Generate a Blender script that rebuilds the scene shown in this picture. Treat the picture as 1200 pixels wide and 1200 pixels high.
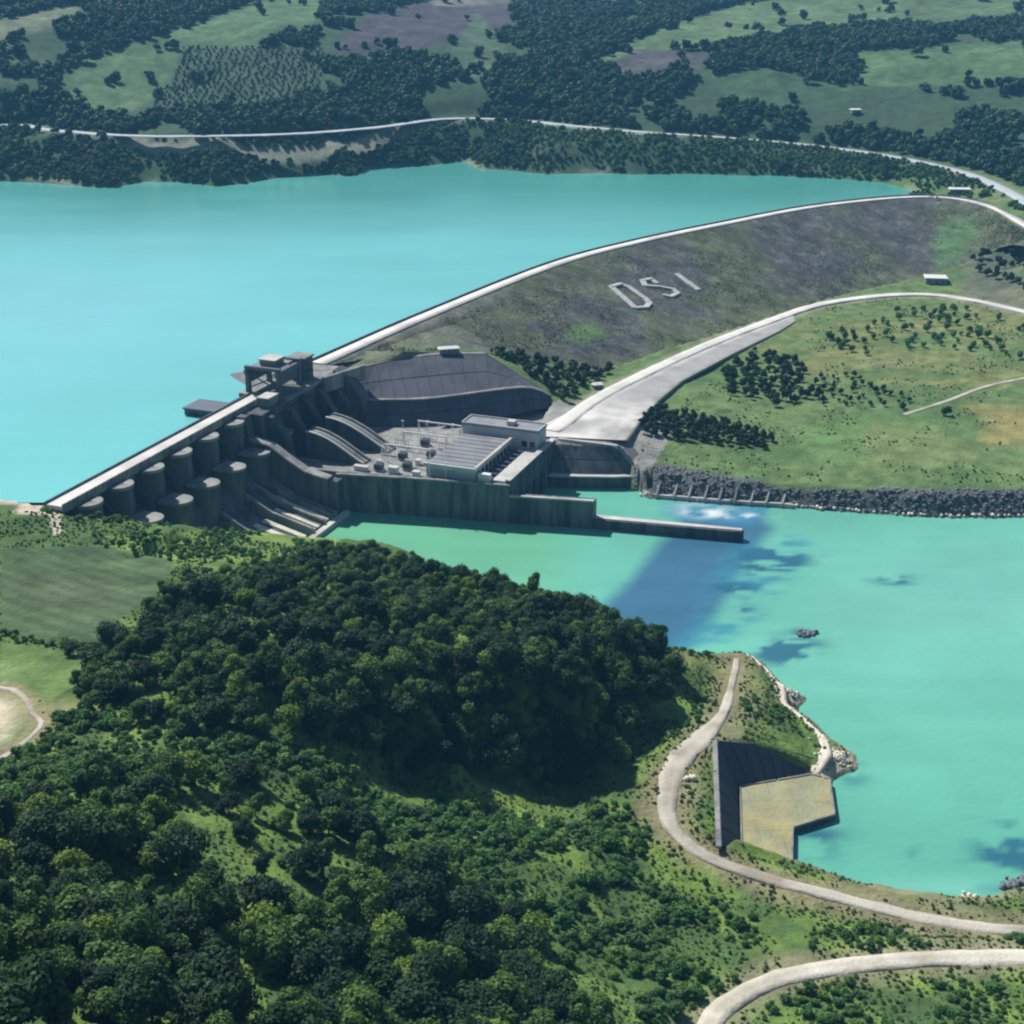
import bpy, math, random
import numpy as np
from mathutils import Vector
from mathutils.geometry import tessellate_polygon

for o in list(bpy.data.objects): bpy.data.objects.remove(o)
S = bpy.context.scene
COL = S.collection
rng = np.random.default_rng(7)
random.seed(7)

# ------------------------------------------------------------------ camera, light, exposure
CAM_H, PITCH, FOV = 250.0, math.radians(22), math.radians(40)
cam = bpy.data.cameras.new('camera'); camo = bpy.data.objects.new('camera', cam); COL.objects.link(camo)
camo.location = (0, 0, CAM_H); camo.rotation_euler = (math.pi/2 - PITCH, 0, 0)
cam.sensor_fit = 'HORIZONTAL'; cam.angle = FOV; cam.clip_start = 1; cam.clip_end = 40000
S.camera = camo
SUN_EL, SUN_AZ = math.radians(48), math.radians(-38)      # azimuth from +Y (away from the camera), negative = to the left
sdir = Vector((math.sin(SUN_AZ)*math.cos(SUN_EL), math.cos(SUN_AZ)*math.cos(SUN_EL), math.sin(SUN_EL)))
w = bpy.data.worlds.new('World'); S.world = w; w.use_nodes = True
nt = w.node_tree; sky = nt.nodes.new('ShaderNodeTexSky'); sky.sky_type = 'NISHITA'; sky.sun_disc = False
sky.sun_elevation = SUN_EL; sky.sun_rotation = SUN_AZ; sky.altitude = 200
sky.air_density = 1.0; sky.dust_density = 0.6; sky.ozone_density = 1.5
nt.links.new(sky.outputs[0], nt.nodes['Background'].inputs[0]); nt.nodes['Background'].inputs[1].default_value = 0.06
sl = bpy.data.lights.new('sun', 'SUN'); sl.energy = 5.0; sl.angle = math.radians(0.53); sl.color = (1, 0.955, 0.87)
so = bpy.data.objects.new('sun', sl); COL.objects.link(so); so.location = (0, 0, 600)
so.rotation_euler = sdir.to_track_quat('Z', 'Y').to_euler()
S.view_settings.view_transform = 'Standard'; S.view_settings.look = 'None'
S.view_settings.exposure = 0.26; S.view_settings.gamma = 1.0
S.render.engine = 'CYCLES'; S.cycles.max_bounces = 5; S.cycles.diffuse_bounces = 2; S.cycles.volume_bounces = 0
S.cycles.filter_width = 2.2

# ------------------------------------------------------------------ picture point <-> place
FP = 600/math.tan(FOV/2); CT, ST = math.cos(PITCH), math.sin(PITCH)
def P(px, py, z):
    u = (px-600)/FP; v = (600-py)/FP; t = (z-CAM_H)/(-ST+v*CT)
    return (u*t, (CT+v*ST)*t, z)
def proj(x, y, z):
    z = z-CAM_H; dd = y*CT-z*ST
    return 600+FP*x/dd, 600-FP*(y*ST+z*CT)/dd
# the dam frame: a runs along the dam axis away from the left bank, d runs downstream
A0 = P(80, 585, 45); _C = P(375, 425, 45); _L = math.hypot(_C[0]-A0[0], _C[1]-A0[1])
AX = ((_C[0]-A0[0])/_L, (_C[1]-A0[1])/_L); DX = (AX[1], -AX[0]); ROT = math.atan2(DX[1], DX[0])
def W(a, d, z=0): return (A0[0]+AX[0]*a+DX[0]*d, A0[1]+AX[1]*a+DX[1]*d, z)
def XYs(l): return np.array([P(*q)[:2] for q in l])

# ------------------------------------------------------------------ noise, polygons
def hsh(i, j, s): 
    n = (i*374761393+j*668265263+s*974634777) & 0xffffffff
    n = ((n ^ (n >> 13))*1274126177) & 0xffffffff
    return ((n ^ (n >> 16)) & 0xffff)/65535.0
def vn(x, y, s=0):
    xi = np.floor(x).astype(np.int64); yi = np.floor(y).astype(np.int64); fx = x-xi; fy = y-yi
    fx = fx*fx*(3-2*fx); fy = fy*fy*(3-2*fy)
    return (hsh(xi, yi, s)*(1-fx)+hsh(xi+1, yi, s)*fx)*(1-fy)+(hsh(xi, yi+1, s)*(1-fx)+hsh(xi+1, yi+1, s)*fx)*fy
def fbm(x, y, sc, oct=4, s=0):
    r = 0; am = 1; tot = 0; x = x/sc; y = y/sc
    for k in range(oct):
        r = r+am*vn(x, y, s+k*17); tot += am; am *= .5; x = x*2.03+3.1; y = y*2.03+7.7
    return r/tot*2-1
def sdf(x, y, poly):                                        # negative inside
    x = np.asarray(x, float); y = np.asarray(y, float)
    d2 = np.full(x.shape, 1e18); ins = np.zeros(x.shape, bool); n = len(poly)
    for i in range(n):
        x1, y1 = poly[i]; x2, y2 = poly[(i+1) % n]; ex, ey = x2-x1, y2-y1
        t = np.clip(((x-x1)*ex+(y-y1)*ey)/(ex*ex+ey*ey+1e-9), 0, 1)
        d2 = np.minimum(d2, (x-x1-t*ex)**2+(y-y1-t*ey)**2)
        c = ((y1 > y) != (y2 > y)); 
        with np.errstate(divide='ignore', invalid='ignore'): xc = (x2-x1)*(y-y1)/(y2-y1+1e-12)+x1
        ins ^= c & (x < xc)
    d = np.sqrt(d2); return np.where(ins, -d, d)
def near_line(x, y, pts):                                   # distance to a polyline and the height of its nearest point
    pts = np.asarray(pts, float); bd = np.full(x.shape, 1e18); bz = np.zeros(x.shape)
    for i in range(len(pts)-1):
        (x1, y1, z1), (x2, y2, z2) = pts[i], pts[i+1]; ex, ey = x2-x1, y2-y1
        t = np.clip(((x-x1)*ex+(y-y1)*ey)/(ex*ex+ey*ey+1e-9), 0, 1)
        d = (x-x1-t*ex)**2+(y-y1-t*ey)**2; m = d < bd
        bd = np.where(m, d, bd); bz = np.where(m, z1+t*(z2-z1), bz)
    return np.sqrt(bd), bz
def smooth(e0, e1, x):
    t = np.clip((x-e0)/(e1-e0), 0, 1); return t*t*(3-2*t)
def spline(pts, step=4.0):                                  # Catmull-Rom through points, any dimension
    p = np.asarray(pts, float); p = np.vstack([2*p[0]-p[1], p, 2*p[-1]-p[-2]]); out = []
    for i in range(1, len(p)-2):
        n = max(2, int(np.linalg.norm(p[i+1][:2]-p[i][:2])/step)); t = np.linspace(0, 1, n, endpoint=False)[:, None]
        a, b, c, d = p[i-1], p[i], p[i+1], p[i+2]
        out.append(.5*((2*b)+(c-a)*t+(2*a-5*b+4*c-d)*t**2+(3*b-a-3*c+d)*t**3))
    return np.vstack(out+[p[-2][None]])

# ------------------------------------------------------------------ plan of the place
CREST = spline([W(209, 0, 45), P(500, 370, 45), P(650, 310, 45), P(750, 283, 45), P(850, 262, 45), P(950, 243, 45), P(1050, 232, 45),
                P(1110, 232, 45), P(1160, 242, 45), P(1200, 263, 45), P(1260, 300, 45)], 6)
TOE = spline([P(470, 412, 41), P(580, 414, 34), P(640, 425, 24), P(710, 432, 16), P(800, 405, 13), P(900, 372, 12), P(980, 347, 12), P(1060, 331, 12),
              P(1110, 320, 14), P(1150, 302, 22), P(1185, 286, 34), P(1262, 304, 44)], 6)
LAKE = np.array([W(a, d)[:2] for a, d in ((-7, -6.4), (209, -6.4))] + [tuple(p) for p in CREST[2:][::3, :2] if proj(p[0], p[1], 45)[0] < 1075] +
   [P(*q, 40)[:2] for q in ((1075, 224), (1040, 214), (980, 210), (900, 206), (800, 204), (740, 205), (700, 202), (640, 204), (600, 200), (560, 197), (545, 189), (520, 192), (480, 196), (440, 198),
     (415, 207), (370, 204), (330, 207), (290, 214), (250, 218), (210, 214), (170, 213), (130, 221), (90, 218), (60, 214), (20, 212), (-150, 216), (-500, 225), (-1000, 330), (-900, 560), (-300, 592), (-60, 584), (0, 584), (60, 585))])
WALL = [(124, 21), (125, 40), (129, 54), (137, 93), (143.5, 134)]
RIVER = np.array([W(a, d)[:2] for a, d in ((1, 6), (124, 6), (124, 21), (127, 40), (132, 54), (140, 93), (146, 132), (190, 134), (198, 155), (205, 178))] +
   [P(*q, 0)[:2] for q in ((760, 584), (800, 585), (860, 591), (930, 594), (1000, 600), (1100, 606), (1200, 606), (1400, 610), (1900, 640), (1900, 900), (1400, 980), (1240, 1030),
     (1195, 1040), (1160, 1052), (1120, 1052), (1050, 1044), (990, 1030), (950, 1016), (925, 1004), (930, 968), (978, 955), (972, 915), (1004, 903), (1002, 885), (975, 868), (955, 848), (936, 834), (943, 818), (922, 806),
     (908, 792), (892, 775), (872, 766), (820, 768), (770, 765), (700, 735), (620, 705), (540, 685), (470, 660), (420, 648))] +
   [W(a, d)[:2] for a, d in ((86, 98), (74, 76), (64, 61), (58, 46), (34, 30), (8, 20))])
PIT = XYs([(841, 868, 14), (900, 874, 10.5), (957, 889, 5), (975, 912, 1.5), (984, 958, 1.5), (934, 975, 1.5), (934, 1012, 1.5), (866, 1001, 3), (845, 995, 11)])
REV = np.array([W(a, d)[:2] for d, a in ((20, 192), (43.6, 196), (78, 219), (112, 263), (109, 272), (68, 277), (48, 263), (31, 247), (12, 213), (10, 200))])
YARD = np.array([W(a, d)[:2] for a, d in ((122, 21), (128, 54), (136, 93), (142, 133), (204, 133), (211, 131), (222, 118), (262, 110), (220, 77), (200, 45), (196, 26), (190, 18))])
TRB = np.array([W(a, d)[:2] for a, d in ((190, 134), (197, 150), (203, 166), (208, 178), (211, 164), (206, 134))])
ROADS = {   # centre lines (px, py, z), half width
 'far_road': ([(-200, 165, 78), (0, 147, 78), (60, 153, 76), (170, 160, 76), (330, 158, 76), (440, 150, 75), (520, 140, 75), (600, 141, 74), (680, 149, 73), (760, 156, 70), (850, 162, 65), (950, 171, 58), (1050, 185, 53.5),
              (1130, 203, 51), (1180, 224, 48.5), (1215, 245, 48), (1300, 290, 46)], 6.0),
 'lower_road': ([(646, 506, 18), (660, 497, 18), (700, 468, 17), (760, 437, 15), (830, 405, 13.5), (900, 378, 12.5), (960, 358, 12), (1040, 347, 12), (1110, 348, 12.5), (1200, 366, 14), (1320, 400, 15)], 4.6),
 'quarry_track': ([(864, 772, 4.5), (858, 800, 7), (848, 835, 11), (822, 866, 13), (795, 893, 13), (782, 930, 12.8), (789, 970, 11.8), (826, 1003, 10), (880, 1024, 8), (940, 1041, 6.5), (1000, 1056, 5.5), (1080, 1076, 5.2), (1150, 1087, 5.2), (1220, 1092, 5.2), (1500, 1110, 6)], 2.3),
 'gravel_road': ([(820, 1235, 18), (838, 1190, 16), (880, 1160, 14), (935, 1141, 12.5), (1000, 1131, 11.5), (1100, 1124, 10.5), (1200, 1122, 10), (1500, 1125, 10)], 2.7),
 'field_track': ([(-10, 896, 58), (16, 880, 57.3), (40, 860, 56.3), (50, 846, 56), (38, 836, 55.4), (33, 822, 55), (14, 808, 54.5), (-30, 803, 54)], 1.1),
 'plain_track': ([(1060, 486, 11), (1110, 470, 11.4), (1160, 452, 12), (1230, 438, 12.5)], 1.6),
}
RL = {k: spline([P(*q) for q in v[0]], 4) for k, v in ROADS.items()}

_fx, _fy = proj(*RL['far_road'].T)
def beyond_road(qx, qy): return qy < np.interp(qx, _fx, _fy)
# ------------------------------------------------------------------ ground height
CP = [(60,604,44.6),(20,600,44.5),(-100,605,45),(-400,640,50),(115,612,40),(90,625,42),(130,640,38),(200,625,29),(300,626,22),(400,630,14),(350,645,28),(430,640,12),(500,660,20),(560,680,26),(630,703,29),(700,726,28),(760,752,17),(800,760,9),(840,768,4.5),
 (50,645,45),(200,652,40),(100,700,47),(0,745,50),(110,760,50),(50,790,52),(10,850,56),(0,640,45),(-200,700,50),(250,665,40),(300,655,34),
 (200,750,52),(300,720,50),(400,700,42),(500,712,33),(300,800,56),(400,780,50),(500,760,43),(600,745,36),(700,758,31),(760,780,20),(500,820,45),(600,798,39),(680,808,33),(740,800,23),(780,810,14),
 (480,905,26),(540,900,17),(640,895,13.5),(700,870,12),(760,850,12),(400,880,42),(430,940,36),(0,900,62),(100,900,60),(200,900,58),(300,900,52),(0,1000,75),(150,1000,70),(300,1000,56),(400,1000,46),(500,1000,36),(600,1000,24),(680,1000,17),
 (0,1200,100),(200,1200,88),(400,1200,66),(600,1200,42),(740,1200,26),(820,1210,18),(600,1100,28),(700,1100,18),(400,1100,54),(200,1100,74),(-300,1000,90),(-300,1200,115),(780,1120,14),
 (850,1130,12),(900,1105,10.5),(1000,1104,9),(1200,1105,8),(1000,1200,14),(1200,1200,13),(900,1200,16),(1500,1200,14),(845,1000,10),(820,950,13),(815,910,13.5),(760,900,12),(720,950,13),(700,900,13),(740,1010,12),(820,1050,9.5),(900,1062,7),
 (870,845,12.5),(842,868,14),(900,870,10.5),(930,880,7),(950,890,5),(890,800,8),(910,830,8),(900,1010,3.2),(1000,1035,3),(1160,1062,3.5),
 (800,430,12),(1000,400,12),(1200,400,14),(1000,480,11),(1200,520,10),(800,530,11),(1000,563,9),(1200,572,9),(870,520,11),(760,512,15),(740,522,15),(765,545,10),(1100,332,13.5),(1190,310,22),(1170,340,15),(1230,290,38),(1400,500,12),(1600,400,20),(1500,300,40),(940,500,11),
 (460,414,42),(480,414,41),(560,416,38),(620,440,26),(680,460,18),(655,478,18),(700,440,15),(625,425,27),
 (-300,100,120),(0,100,112),(200,100,104),(400,100,106),(600,100,104),(800,105,100),(1000,110,98),(1200,120,92),(1400,160,80),(1500,100,110),
 (-300,60,140),(0,60,138),(300,60,134),(600,60,128),(900,60,130),(1200,70,124),(1500,60,136),(0,30,160),(400,30,156),(800,30,150),(1200,30,150),(-400,0,185),(0,0,184),(300,0,178),(600,0,168),(900,0,172),(1200,0,174),(1600,0,180)]
C = [P(*q) for q in CP]+[W(*q) for q in ((160,62,17.5),(172,100,17.5),(190,80,17.5),(203,112,17.5),(150,100,17.5),(213,142,17.5),(222,158,17.5),(245,103,17.5),(212,170,13),(225,180,12),(-15,5,44),(-20,30,43),(-10,-30,40.5),(8,45,38))]
C += [(0,0,150),(-300,0,170),(400,0,60),(-400,-500,180),(400,-500,120),(800,0,40),(900,300,20),(1200,700,20),(-700,300,130),(-1200,500,90),(1300,1000,60),(1500,1500,150),
      (0,2500,226),(-900,2500,240),(900,2500,232),(0,3200,300),(-1500,3200,310),(1500,3200,300),(0,6000,300),(-5000,6000,300),(5000,6000,300),(-5000,2500,250),(5000,2500,250),(-3000,1000,120),(3000,1000,90),(0,20000,250),(-20000,0,150),(20000,0,100),(-20000,20000,250),(20000,20000,250),(-1400,1900,150)]
for k, v in RL.items():
    for q in v[::max(1, int(60/4)) if k == 'far_road' else 8]: C.append(tuple(q))
C = np.array(C)
_u = []
for i in range(len(C)):
    if all((C[i, 0]-C[j, 0])**2+(C[i, 1]-C[j, 1])**2 > 9 for j in _u): _u.append(i)
C = C[_u]
def kern(x, y): return np.sqrt(((x[:, None]-C[None, :, 0]))**2+((y[:, None]-C[None, :, 1]))**2+16)
K = kern(C[:, 0], C[:, 1]); NCP = len(C)
Mx = np.zeros((NCP+1, NCP+1)); Mx[:NCP, :NCP] = K-np.eye(NCP)*0.5; Mx[NCP, :NCP] = 1; Mx[:NCP, NCP] = 1
wt = np.linalg.solve(Mx, np.append(C[:, 2], 0))
def rbf(x, y):
    out = np.empty(len(x))
    for i in range(0, len(x), 40000): out[i:i+40000] = kern(x[i:i+40000], y[i:i+40000])@wt[:NCP]+wt[NCP]
    return out
DAMP = np.vstack([CREST[:, :2], TOE[::-1, :2]])
def toAD(x, y):
    x = x-A0[0]; y = y-A0[1]; return x*AX[0]+y*AX[1], x*DX[0]+y*DX[1]
def ground(x, y):
    x = np.asarray(x, float); y = np.asarray(y, float); h = rbf(x, y); a, d = toAD(x, y)
    far = smooth(1450, 1750, y); works = (a > -2) & (a < 262) & (d > -12) & (d < 182) & ((a > 110) | (d < 30))
    amp = 0.55+9*far+ 1.2*smooth(40, 60, h)*(1-far)
    base = fbm(x, y, 26, 3, 3)*0.9*(1-far)*smooth(20, 45, h)+fbm(x, y, 190, 3, 5)*11*far+fbm(x, y, 7, 2, 9)*0.28
    base = base+far*4*fbm(x, y, 60, 3, 21)
    for k, v in RL.items():
        hw = ROADS[k][1]; m = np.abs(y-v[:, 1].mean()) < 900
        dd, zz = near_line(x, y, v[::2] if k != 'far_road' else v[::4]); t = smooth(hw+2.5, hw+(34 if k == 'far_road' else 12), dd)
        h = np.where(dd < hw+60, zz*(1-t)+h*t, h); base = base*smooth(hw+1, hw+14, dd)
    h = h+np.where(works, 0, base)
    dl = sdf(x, y, LAKE); dr = sdf(x, y, RIVER); dr = dr+np.where(works | ((a < 14) & (d < 45)), 0, fbm(x, y, 9, 2, 33)*1.3)+np.where((y < 580) & (y > 425) & (x < 70) & ~works & (a > 14), fbm(x, y, 30, 2, 35)*4, 0)
    nat = (y > 1150) | (a < -2); dl = dl+np.where(y > 1150, fbm(x, y, 45, 3, 37)*7, 0)
    h = np.where(nat & (dl > 0) & (dl < 60), np.clip(h, 40.2+np.minimum(dl, 6)*.25, 40.5+dl*.55), h)
    h = np.where(dl <= 0, np.minimum(h, 40+dl*.4), h); h = np.where(dl < -60, 15, h)
    sl = np.where(y < 560, .56+.9*(1-smooth(95, 140, d)), .95)+3*(1-smooth(10, 40, a))*(1-smooth(35, 65, d)); h = np.where((~works) & (dr > 0) & (dr < 40), np.clip(h, 0.15+np.minimum(dr, 4)*.2, 0.6+dr*sl), h)
    h = np.where(dr <= 0, np.minimum(h, dr*.5-np.where(works, 3, 0)), h)
    body = (a > -3) & (a < 209) & (d > -6) & (d < 22); h = np.where(body & (dl > 0), np.minimum(h, np.where(a < 124, -2, 15)), h)
    h = np.where((sdf(x, y, REV) < -1) | (sdf(x, y, YARD) < 0), np.minimum(h, 14), h); h = np.where(sdf(x, y, TRB) < 0, np.minimum(h, -2), h)
    dp = sdf(x, y, PIT); h = np.where(dp < 0, np.minimum(h, np.maximum(0.4, 12+dp*3)), h)
    dm = sdf(x, y, DAMP); h = np.where((dm < 0) & (dl > 0), np.minimum(h, np.maximum(-2, h+dm*1.5-.8)), h)
    return np.clip(h, -8, 600)
def g1(x, y): return float(ground(np.array([x]), np.array([y]))[0])

def hit(px, py):                                            # the ground point seen at a picture point
    zs = np.linspace(245, -4, 1400); q = np.array([P(px, py, z)[:2] for z in zs]); g = ground(q[:, 0], q[:, 1]); k = int(np.argmax(g >= zs)); return q[k, 0], q[k, 1], g[k]

# ------------------------------------------------------------------ materials
def mat(name, base, rough=.85, var=.25, scale=.15, fine=1.2, bump=.3, tint=None, spec=.25, obj=False, streak=False, attr=None):
    m = bpy.data.materials.new(name); m.use_nodes = True; N = m.node_tree.nodes; L = m.node_tree.links; b = N['Principled BSDF']
    b.inputs['Roughness'].default_value = rough; b.inputs['Specular IOR Level'].default_value = spec
    tc = N.new('ShaderNodeTexCoord'); mp = N.new('ShaderNodeMapping'); L.new(tc.outputs['Object'], mp.inputs[0])
    n1 = N.new('ShaderNodeTexNoise'); n1.inputs['Scale'].default_value = scale; n1.inputs['Detail'].default_value = 6; n1.inputs['Roughness'].default_value = .6
    n2 = N.new('ShaderNodeTexNoise'); n2.inputs['Scale'].default_value = fine; n2.inputs['Detail'].default_value = 4
    if streak: mp.inputs['Scale'].default_value = (1, 1, .12)
    L.new(mp.outputs[0], n1.inputs[0]); L.new(tc.outputs['Object'], n2.inputs[0])
    def mth(op, a_, b_):
        q = N.new('ShaderNodeMath'); q.operation = op
        for i, v in enumerate((a_, b_)):
            if isinstance(v, (int, float)): q.inputs[i].default_value = v
            else: L.new(v, q.inputs[i])
        return q.outputs[0]
    f = mth('ADD', mth('MULTIPLY', n1.outputs[0], var*3.0), mth('MULTIPLY', n2.outputs[0], var*1.2))
    f = mth('ADD', f, 1-var*2.1)
    if obj:
        oi = N.new('ShaderNodeObjectInfo'); f = mth('MULTIPLY', f, mth('ADD', mth('MULTIPLY', oi.outputs['Random'], obj), 1-obj/2))
    if attr:
        at = N.new('ShaderNodeAttribute'); at.attribute_name = attr; src = at.outputs['Color']
    else:
        rg = N.new('ShaderNodeRGB'); rg.outputs[0].default_value = (*base, 1); src = rg.outputs[0]
        if tint:
            mx = N.new('ShaderNodeMix'); mx.data_type = 'RGBA'; mx.inputs['B'].default_value = (*tint, 1); L.new(src, mx.inputs['A'])
            n3 = N.new('ShaderNodeTexNoise'); n3.inputs['Scale'].default_value = scale*.6; n3.inputs['Detail'].default_value = 5; L.new(mp.outputs[0], n3.inputs[0])
            rr = N.new('ShaderNodeMapRange'); rr.inputs[1].default_value = .42; rr.inputs[2].default_value = .62; L.new(n3.outputs[0], rr.inputs[0]); L.new(rr.outputs[0], mx.inputs['Factor']); src = mx.outputs['Result']
    vm = N.new('ShaderNodeVectorMath'); vm.operation = 'SCALE'; L.new(src, vm.inputs[0]); L.new(f, vm.inputs['Scale']); L.new(vm.outputs[0], b.inputs['Base Color'])
    if bump:
        bp = N.new('ShaderNodeBump'); bp.inputs['Strength'].default_value = bump; bp.inputs['Distance'].default_value = .6/fine; L.new(n2.outputs[0], bp.inputs['Height']); L.new(bp.outputs[0], b.inputs['Normal'])
    return m
MT = {
 'ground': mat('ground_cover', None, .95, .36, .09, .55, .8, attr='col', spec=.1),
 'gravelattr': mat('apron_gravel', None, .95, .2, .09, .6, .15, attr='col', spec=.1),
 'dam': mat('rockfill', None, .95, .40, .06, .5, .9, attr='col', spec=.1),
 'concrete': mat('weathered_concrete', (.29, .295, .28), .85, .34, .25, 1.0, .3, tint=(.17, .18, .19), streak=True, obj=.16),
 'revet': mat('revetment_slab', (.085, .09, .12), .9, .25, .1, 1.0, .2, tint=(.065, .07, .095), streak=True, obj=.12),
 'wallconc': mat('shaded_stained_wall', (.17, .17, .185), .9, .45, .4, 1.0, .3, tint=(.065, .075, .09), streak=True, obj=.18),  # river wall's shade put into the dark base, stain streaks over it
 'apron': mat('gravel_apron', (.46, .45, .45), .9, .22, .06, .6, .05, tint=(.33, .33, .34)),
 'darkconc': mat('shaded_stained_concrete', (.12, .13, .15), .9, .42, .3, 1.0, .3, tint=(.06, .07, .09), streak=True, obj=.18),  # base darkened to hold the shade on concrete faces, stains over it
 'pale': mat('pale_concrete', (.56, .55, .52), .85, .2, .1, .8, .2, tint=(.42, .41, .40)),
 'road': mat('pale_road', (.68, .66, .63), .9, .18, .07, .6, .1, tint=(.54, .53, .51)),
 'asphalt': mat('worn_asphalt', (.46, .50, .53), .9, .16, .05, .6, .2),
 'gravel': mat('white_gravel', (.62, .59, .52), .95, .25, .12, .9, .4, tint=(.46, .43, .36)),
 'track': mat('dirt_track', (.49, .46, .40), .95, .25, .12, .9, .4, tint=(.33, .30, .24)),
 'letter': mat('weathered_stone', (.44, .45, .45), .9, .5, .5, 1.2, .4),
 'lit_floor': mat('sunlit_floor_concrete', (.70, .68, .56), .85, .25, .2, .8, .2, tint=(.52, .51, .40)),  # pale tone holds the sunlight on the lower chute floor
 'roof': mat('roof_sheet', (.25, .27, .29), .7, .22, .2, 1.4, .2, tint=(.21, .21, .24), obj=.18),
 'facade': mat('pale_facade', (.50, .53, .56), .8, .15, .2, 1.0, .2),
 'white': mat('white_paint', (.75, .75, .73), .6, .1, .3, 1.0, .1),
 'steel': mat('painted_steel', (.09, .11, .15), .5, .2, .3, 1.0, .1, spec=.4),
 'gate': mat('gate_steel', (.06, .075, .10), .5, .25, .3, 1.0, .1, spec=.4),
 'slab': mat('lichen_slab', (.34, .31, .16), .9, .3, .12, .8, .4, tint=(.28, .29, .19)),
 'rock': mat('grey_rock', (.17, .18, .20), .9, .4, .3, 1.0, .3, obj=.3),
 'palerock': mat('pale_rock', (.72, .66, .55), .9, .3, .2, 1.0, .4),
 'bark': mat('bark', (.09, .07, .05), .9, .3, .8, 3.0, .3),
 'glass': mat('window_glass', (.02, .03, .04), .12, .1, .5, 1.0, 0, spec=.6),
 'red': mat('red_paint', (.35, .08, .06), .6, .1, .5, 1.0, .1),
}
def leafmat(name, cols, spec=.15, tl=.14):
    m = bpy.data.materials.new(name); m.use_nodes = True; N = m.node_tree.nodes; L = m.node_tree.links; b = N['Principled BSDF']
    b.inputs['Roughness'].default_value = .65; b.inputs['Specular IOR Level'].default_value = spec
    oi = N.new('ShaderNodeObjectInfo'); cr = N.new('ShaderNodeValToRGB'); L.new(oi.outputs['Random'], cr.inputs[0])
    el = cr.color_ramp.elements; el[0].color = (*cols[0], 1); el[1].color = (*cols[-1], 1)
    for i in range(1, len(cols)-1):
        e = el.new(i/(len(cols)-1)); e.color = (*cols[i], 1)
    at = N.new('ShaderNodeAttribute'); at.attribute_name = 'leaf'
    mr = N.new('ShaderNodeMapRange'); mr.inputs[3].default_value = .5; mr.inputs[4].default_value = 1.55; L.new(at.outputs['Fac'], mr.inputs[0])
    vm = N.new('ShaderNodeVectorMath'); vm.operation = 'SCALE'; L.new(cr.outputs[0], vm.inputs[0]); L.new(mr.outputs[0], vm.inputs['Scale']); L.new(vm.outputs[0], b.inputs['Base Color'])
    tr = N.new('ShaderNodeBsdfTranslucent'); L.new(vm.outputs[0], tr.inputs[0]); ms = N.new('ShaderNodeMixShader'); ms.inputs[0].default_value = tl
    L.new(b.outputs[0], ms.inputs[1]); L.new(tr.outputs[0], ms.inputs[2]); L.new(ms.outputs[0], N['Material Output'].inputs[0])
    return m
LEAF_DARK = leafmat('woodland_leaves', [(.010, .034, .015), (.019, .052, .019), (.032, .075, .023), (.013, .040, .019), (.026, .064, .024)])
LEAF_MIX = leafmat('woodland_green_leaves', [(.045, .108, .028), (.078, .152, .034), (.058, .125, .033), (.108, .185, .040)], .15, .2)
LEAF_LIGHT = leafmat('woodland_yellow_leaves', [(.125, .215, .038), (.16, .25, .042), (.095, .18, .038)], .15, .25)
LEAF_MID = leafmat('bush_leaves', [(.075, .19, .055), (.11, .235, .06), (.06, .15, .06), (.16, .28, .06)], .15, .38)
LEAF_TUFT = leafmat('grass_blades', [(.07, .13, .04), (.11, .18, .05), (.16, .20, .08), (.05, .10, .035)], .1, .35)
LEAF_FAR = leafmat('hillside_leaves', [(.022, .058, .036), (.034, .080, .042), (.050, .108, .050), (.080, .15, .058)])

def water_mat(name, shallow, deep, lake=False):
    m = bpy.data.materials.new(name); m.use_nodes = True; N = m.node_tree.nodes; L = m.node_tree.links; b = N['Principled BSDF']
    b.inputs['Roughness'].default_value = .16; b.inputs['IOR'].default_value = 1.33; b.inputs['Specular IOR Level'].default_value = .5
    at = N.new('ShaderNodeAttribute'); at.attribute_name = 'col'
    tc = N.new('ShaderNodeTexCoord'); n1 = N.new('ShaderNodeTexNoise'); n1.inputs['Scale'].default_value = .006; n1.inputs['Detail'].default_value = 5; L.new(tc.outputs['Object'], n1.inputs[0])
    mr = N.new('ShaderNodeMapRange'); mr.inputs[3].default_value = .84; mr.inputs[4].default_value = 1.16; L.new(n1.outputs[0], mr.inputs[0])
    vm = N.new('ShaderNodeVectorMath'); vm.operation = 'SCALE'; L.new(at.outputs['Color'], vm.inputs[0]); L.new(mr.outputs[0], vm.inputs['Scale']); L.new(vm.outputs[0], b.inputs['Base Color'])
    mp = N.new('ShaderNodeMapping'); mp.inputs['Scale'].default_value = (1, 2.2, 1); mp.inputs['Rotation'].default_value = (0, 0, .4); L.new(tc.outputs['Object'], mp.inputs[0])
    n2 = N.new('ShaderNodeTexNoise'); n2.inputs['Scale'].default_value = .22 if not lake else .12; n2.inputs['Detail'].default_value = 5; L.new(mp.outputs[0], n2.inputs[0])
    bp = N.new('ShaderNodeBump'); bp.inputs['Strength'].default_value = .45; bp.inputs['Distance'].default_value = .5; L.new(n2.outputs[0], bp.inputs['Height']); L.new(bp.outputs[0], b.inputs['Normal'])
    return m

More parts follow.
